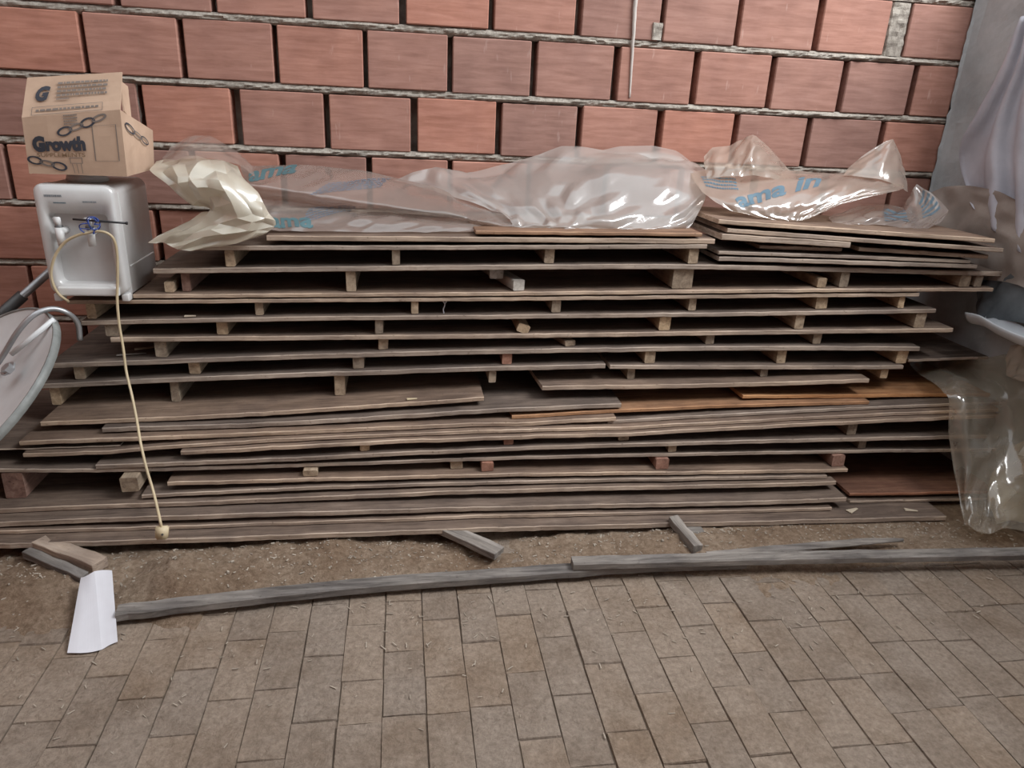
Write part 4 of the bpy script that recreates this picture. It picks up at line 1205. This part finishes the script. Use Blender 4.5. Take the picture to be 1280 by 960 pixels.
o, V, nr, nc = sheet('brown_tarp', [
    [(1150, 246, -.05), (1180, 234, -.05), (1212, 232, -.06), (1250, 240, -.08), (1290, 262, -.10)],
    [(1146, 262, -.12), (1182, 252, -.14), (1216, 250, -.16), (1254, 260, -.18), (1296, 284, -.18)],
    [(1150, 284, -.18), (1190, 278, -.22), (1226, 276, -.25), (1262, 288, -.25), (1300, 312, -.24)],
    [(1160, 310, -.20), (1200, 306, -.24), (1236, 306, -.27), (1268, 318, -.27), (1302, 344, -.26)],
    [(1170, 350, -.18), (1206, 350, -.22), (1240, 350, -.25), (1272, 356, -.25), (1304, 372, -.25)]], 'tarp', .010, 8, 7, 95, step=4)
tag(o, 'dull brown tarpaulin heaped in the corner behind the small flat pile', 'tarpaulin')
XLIM[0] = XR - .06
o, V, nr, nc = sheet('dark_tarp', [
    [(1225, 345, -.30), (1245, 334, -.30), (1275, 330, -.30), (1320, 330, -.30)],
    [(1222, 362, -.36), (1246, 352, -.38), (1280, 350, -.38), (1325, 350, -.38)],
    [(1220, 380, -.38), (1248, 374, -.41), (1282, 376, -.42), (1328, 380, -.42)],
    [(1222, 400, -.36), (1250, 400, -.40), (1284, 404, -.42), (1330, 410, -.42)]], 'darktarp', .014, 8, 7, 99)
tag(o, 'dark grey crumpled sheeting above the white pipe', 'tarpaulin')
# white plastic pipe half (gutter)
XLIM[0] = XR - .10
gp = [inside(*q) for q in ((1222, 388, -.36), (1240, 392, -.38), (1262, 404, -.42), (1290, 416, -.46), (1330, 428, -.50))]
gp = spline(gp, 6)
V = []; Fc = []
K = 12
for p in gp:
    for r_ in (.040, .036):
        for k in range(K + 1):
            a = math.pi * (.05 + .9 * k / K) + math.pi
            V.append(p + Vector((math.cos(a) * r_ * 1.3, 0, math.sin(a) * r_ * 1.3)))
st_ = 2 * (K + 1)
for i in range(len(gp) - 1):
    for k in range(K):
        a = i * st_ + k; Fc.append((a, a + 1, a + st_ + 1, a + st_))
        a += K + 1; Fc.append((a, a + st_, a + st_ + 1, a + 1))
    a = i * st_; Fc.append((a, a + st_, a + st_ + K + 1, a + K + 1)); a += K; Fc.append((a, a + K + 1, a + st_ + K + 1, a + st_))
Fc.append(tuple(list(range(0, K + 1)) + list(range(2 * K + 1, K, -1))))
tag(mesh('gutter', V, Fc, 'pipe', None, True), 'white half-round plastic gutter lying by the dark sheeting', 'gutter')
o, V, nr, nc = sheet('cream_crumpled_film', [
    [(1262, 432, -.42), (1280, 430, -.42), (1320, 428, -.42)],
    [(1257, 450, -.47), (1280, 446, -.49), (1322, 444, -.49)],
    [(1258, 468, -.48), (1282, 466, -.52), (1324, 464, -.52)],
    [(1266, 474, -.47), (1286, 478, -.52), (1326, 480, -.52)]], 'film_warm', .008, 8, 7, 103)
tag(o, 'small cream scrap of film hanging below the white gutter', 'plastic sheet')
# reddish post standing behind the spaced boards
p0 = atY(1205, 436, -.22); p1 = atY(1209, 350, -.22)
o = bevel_box('post', (p0.x - .026, -.24, 0.0), (p0.x + .026, -.19, p1.z), .004, 'post', jit=.002)
tag(o, 'dark reddish wooden post standing behind the end of the spaced boards', 'post')

# ================================================================== SATELLITE DISH
dish = empty('satellite_dish', (-1.35, -.62, .03))
tag(dish, 'white satellite dish with grey rim and feed arm, leaning beside the stack', 'satellite dish')
# a shallow paraboloid leaning on its lower edge, seen half edge-on
RD = .325
cen = atY(-26, 506, -.66)
_v = (cen - CAM).normalized()
_left = (-RIGHT * .87 + UP * .50); _left = (_left - _v * _left.dot(_v)).normalized()
ax = (-_v * .38 + _left * .925).normalized()      # direction the dish faces
t1 = ax.cross(Vector((0, 0, 1))).normalized(); t2 = ax.cross(t1).normalized()
def dish_pt(r, a, off=0.0):
    return cen + (t1 * math.cos(a) + t2 * math.sin(a)) * r + ax * (.16 * (r / RD) ** 2 * RD + off)
V = []; Fc = []
NR, NA = 14, 56
for s, off in ((0, 0), (1, -.004)):
    for i in range(NR + 1):
        for k in range(NA): V.append(dish_pt(RD * (i + .001) / NR, 2 * math.pi * k / NA, off))
m = (NR + 1) * NA
for i in range(NR):
    for k in range(NA):
        a, b = i * NA + k, i * NA + (k + 1) % NA
        Fc.append((a, b, b + NA, a + NA)); Fc.append((m + a, m + a + NA, m + b + NA, m + b))
adopt(mesh('reflector', V, Fc, 'dish', None, True), dish)
rim = [dish_pt(RD, 2 * math.pi * k / NA, -.004) for k in range(NA + 1)]
V = []; Fc = []
for k in range(NA):
    a = 2 * math.pi * k / NA
    for r, off in ((RD - .001, .003), (RD + .006, .002), (RD + .008, -.022), (RD + .001, -.022)): V.append(dish_pt(r, a, off + (.0)))
for k in range(NA):
    for q in range(4):
        a, b = k * 4 + q, k * 4 + (q + 1) % 4
        c2, d2 = ((k + 1) % NA) * 4 + (q + 1) % 4, ((k + 1) % NA) * 4 + q
        Fc.append((a, b, c2, d2))
adopt(mesh('rim', V, Fc, 'dish_edge', None, True), dish)

ap = spline([inside(*q) for q in ((-30, 490, -.60), (0, 450, -.60), (22, 415, -.59), (42, 394, -.57), (64, 386, -.54), (84, 391, -.52), (97, 404, -.50), (100, 425, -.50))], 6)
adopt(tube('feed_arm', ap, .0085, 'metal', None, 8), dish)
adopt(tube('stay_tube', [atY(14, 443, -.64), atY(68, 399, -.60)], .008, 'dish', None, 8), dish)
bm = bmesh.new()
bmesh.ops.create_cone(bm, cap_ends=True, segments=6, radius1=.016, radius2=.016, depth=.02, matrix=Matrix.Translation(atY(10, 461, -.70)) @ ax.to_track_quat('Z', 'Y').to_matrix().to_4x4())
bmesh.ops.create_cone(bm, cap_ends=True, segments=14, radius1=.024, radius2=.024, depth=.006, matrix=Matrix.Translation(atY(10, 461, -.69)) @ ax.to_track_quat('Z', 'Y').to_matrix().to_4x4())
adopt(bm_obj('bolt', bm, 'metal', None), dish)
low = min((dish_pt(RD, 2 * math.pi * k / NA, -.02) for k in range(NA)), key=lambda q: q.z)
foot = Vector((low.x, low.y + .05, -.01))
adopt(tube('mount_leg', [cen - ax * .03, cen - ax * .09, foot], .014, 'dmetal', None, 10), dish)
adopt(tube('mount_leg', [cen - ax * .07, foot + Vector((-.22, .30, 0))], .012, 'dmetal', None, 10), dish)
# grey mast pipe lying behind the dispenser
mp0, mp1 = atY(-40, 430, -.30), atY(64, 338, -.22)
mast = empty('metal_pipe', mp0)
tag(mast, 'galvanised metal pipe with a clamp sleeve slanting behind the dispenser', 'pipe')
adopt(tube('tube', [mp0, mp1], .0135, 'metal', None, 14), mast)
adopt(tube('sleeve', [mp0, mp0 + (mp1 - mp0) * .66], .020, 'dmetal', None, 14), mast)

# ================================================================== ON THE GROUND
def lath(name, pts, wd, th, mat, label, group=None, seed=0, zoff=.0, split=0.0, cat='stick'):
    """pts (px,py) on the ground give the front lower edge"""
    P = [atZ(p[0], p[1], 0.004) for p in pts]
    P = spline(P, 10)
    V = []; Fc = []
    o0 = P[len(P) // 2].copy()
    for i, p in enumerate(P):
        t = (P[min(i + 1, len(P) - 1)] - P[max(i - 1, 0)]).normalized(); nn = Vector((-t.y, t.x, 0))
        e = 1.0
        if split and i > len(P) * .75: e = max(.15, 1 - split * (i / len(P) - .75) / .25)
        base = max(0, max(sand_h((p + nn * q).x, (p + nn * q).y) for q in (0, wd * .5, wd))) + zoff
        if i == 0: zs = [base] 
        jj = .0035 * N(i * .5, seed) + .002 * N(i * 1.7, seed, 2)
        for (a, z) in ((0, .003), (.003, 0), (wd, 0), (wd, th), (.004, th), (0, th - .004)):
            V.append(p + nn * (a * e + jj) + Vector((0, 0, 0 + z * (e if z > .01 else 1) + .001 * N(i * 2.3, seed, a * 50))) - o0)
    # ground contact: smooth base height
    bs = []
    for p in P: bs.append(.012 + zoff)
    for i in range(len(P)):
        for k in range(6): V[i * 6 + k].z += bs[i]
    for i in range(len(P) - 1):
        for k in range(6):
            Fc.append((i * 6 + k, (i + 1) * 6 + k, (i + 1) * 6 + (k + 1) % 6, i * 6 + (k + 1) % 6))
    Fc.append((5, 4, 3, 2, 1, 0)); Fc.append(tuple((len(P) - 1) * 6 + k for k in range(6)))
    o = mesh(name, V, Fc, mat); o.location = o0
    tag(o, label, cat, group)
    return o
lath('wooden_lath', [(146, 783), (300, 764), (470, 746), (640, 733), (800, 721), (932, 716)], .042, .026, 'grey', 'long grey weathered lath along the edge of the sand, one end at the white paper', 'laths on the ground', 1)
lath('wooden_lath', [(715, 727), (850, 723), (1000, 719), (1150, 716), (1300, 713)], .040, .024, 'grey', 'long grey lath reaching past the draped plastic, overlapping the other lath', 'laths on the ground', 2, zoff=.027)
lath('wooden_lath', [(885, 712), (980, 703), (1060, 696), (1126, 689)], .030, .010, 'grey', 'short dark lath tapering to a point on the sand', 'laths on the ground', 3, zoff=.025, split=.9)
def block(name, px, L, wd, th, rz, mat, label, tilt=0.0, z=.0, cat='wood offcut', tx=0.0):
    p = atZ(px[0], px[1], z)
    bm = bmesh.new(); bm_box(bm, (-L / 2, -wd / 2, 0), (L / 2, wd / 2, th))
    bmesh.ops.subdivide_edges(bm, edges=[e for e in bm.edges if abs((e.verts[0].co - e.verts[1].co).x) > L * .5], cuts=4)
    rr = random.Random(int(px[0]))
    for v in bm.verts: v.co += Vector([rr.uniform(-.002, .002) for _ in range(3)])
    bmesh.ops.bevel(bm, geom=bm.edges[:], offset=.0015, segments=1, affect='EDGES')
    o = bm_obj(name, bm, mat); o.location = p; o.rotation_euler = (tx, tilt, rz)
    return tag(o, label, cat)
block('wood_offcut', (582, 676), .26, .055, .022, -.72, 'grey', 'grey wood offcut poking out under the middle of the lowest board', .03, .032)
block('wood_offcut', (855, 672), .16, .035, .030, 1.75, 'grey', 'short square offcut standing out of the sand under the lowest board', -.1, .03)
block('wood_offcut', (88, 699), .24, .05, .035, -.50, 'edge', 'chunky brown offcut lying at the sand mound by the white paper', .05, .03)
block('wood_offcut', (70, 711), .24, .03, .025, -.55, 'grey', 'thin split offcut lying against the chunky brown one', .05, .025)
# white paper leaning on the lath end
q = [atZ(84, 816, .006), atZ(127, 812, .004), atZ(147, 802, .008), atY(140, 713, -1.04), atY(118, 714, -1.045), atY(101, 722, -1.05)]
V = []; Fc = []
bl, bmid, br, tr, tm, tl = q
n = 10
for side_ in (0, 1):
    a, b, c3, d3 = ((bl, bmid, tm, tl), (bmid, br, tr, tm))[side_]
    base_ = len(V)
    for j in range(n + 1):
        for i in range(n + 1):
            u, v = i / n, j / n
            p = a * (1 - u) * (1 - v) + b * u * (1 - v) + c3 * u * v + d3 * (1 - u) * v
            p = p + Vector((0, -.006 * math.sin(math.pi * u) * (1 if side_ == 0 else -.6), .0015 * N(u * 2, v * 2, side_)))
            V.append(p)
    for j in range(n):
        for i in range(n):
            k = base_ + j * (n + 1) + i; Fc.append((k, k + 1, k + n + 2, k + n + 1))
o = mesh('folded_paper', V, Fc, 'paper', None, False)
o.modifiers.new('solid', 'SOLIDIFY').thickness = .0012
tag(o, 'creased white paper sheet propped at the end of the long grey lath', 'paper')
# torn strips hanging from board edges
def strip(pts, r, mat, label, Y):
    P = spline([atY(a, b, Y) for a, b in pts], 5)
    o = tube('torn_strip', P, r, mat, None, 5)
    tag(o, label, 'splinter', 'torn strips on the boards')
strip([(551, 374), (556, 380), (554, 388), (557, 397)], .0022, 'paper', 'pale torn strip hanging from the dispenser board', -.475)
strip([(556, 380), (560, 374)], .0018, 'paper', 'short pale torn shred beside the hanging strip', -.476)
def chip(px, Y_or_b, L, wd, rz, label, mat='chip'):
    b = BOARDS[Y_or_b[0]]; y = Y_or_b[1]
    p = atY(px, Y_or_b[2], y); z = zt(b, p.x)
    bm = bmesh.new(); bm_box(bm, (-L / 2, -wd / 2, 0), (L / 2, wd / 2, .004))
    for v in bm.verts:
        if v.co.x > 0: v.co.y *= .3
    bmesh.ops.bevel(bm, geom=bm.edges[:], offset=.0008, segments=1, affect='EDGES')
    o = bm_obj('wood_chip', bm, mat); o.location = (p.x, y, z + .0005); o.rotation_euler = (0, 0, rz)
    tag(o, label, 'wood chip', 'chips lying on the boards')
chip(1068, ('B21', -.82, 630), .05, .025, .4, 'pale wood chip on the lowest board near the draped plastic')
chip(1140, ('B21', -.83, 634), .045, .02, -.3, 'thin wood chip on the lowest board at its outer end')
chip(238, ('B4', -.455, 398), .035, .014, .1, 'white flake on the fourth spaced layer')
chip(515, ('B8L', -.58, 500), .035, .012, .1, 'yellowish splinters on the wide sloping dusty board', 'cable')
chip(165, ('B6', -.42, 446), .09, .012, .25, 'dark splinter lying on the sixth spaced layer by the cable', 'grey')
chip(185, ('B6', -.36, 440), .08, .014, .35, 'pale splinter lying on the sixth spaced layer behind the cable', 'chip')
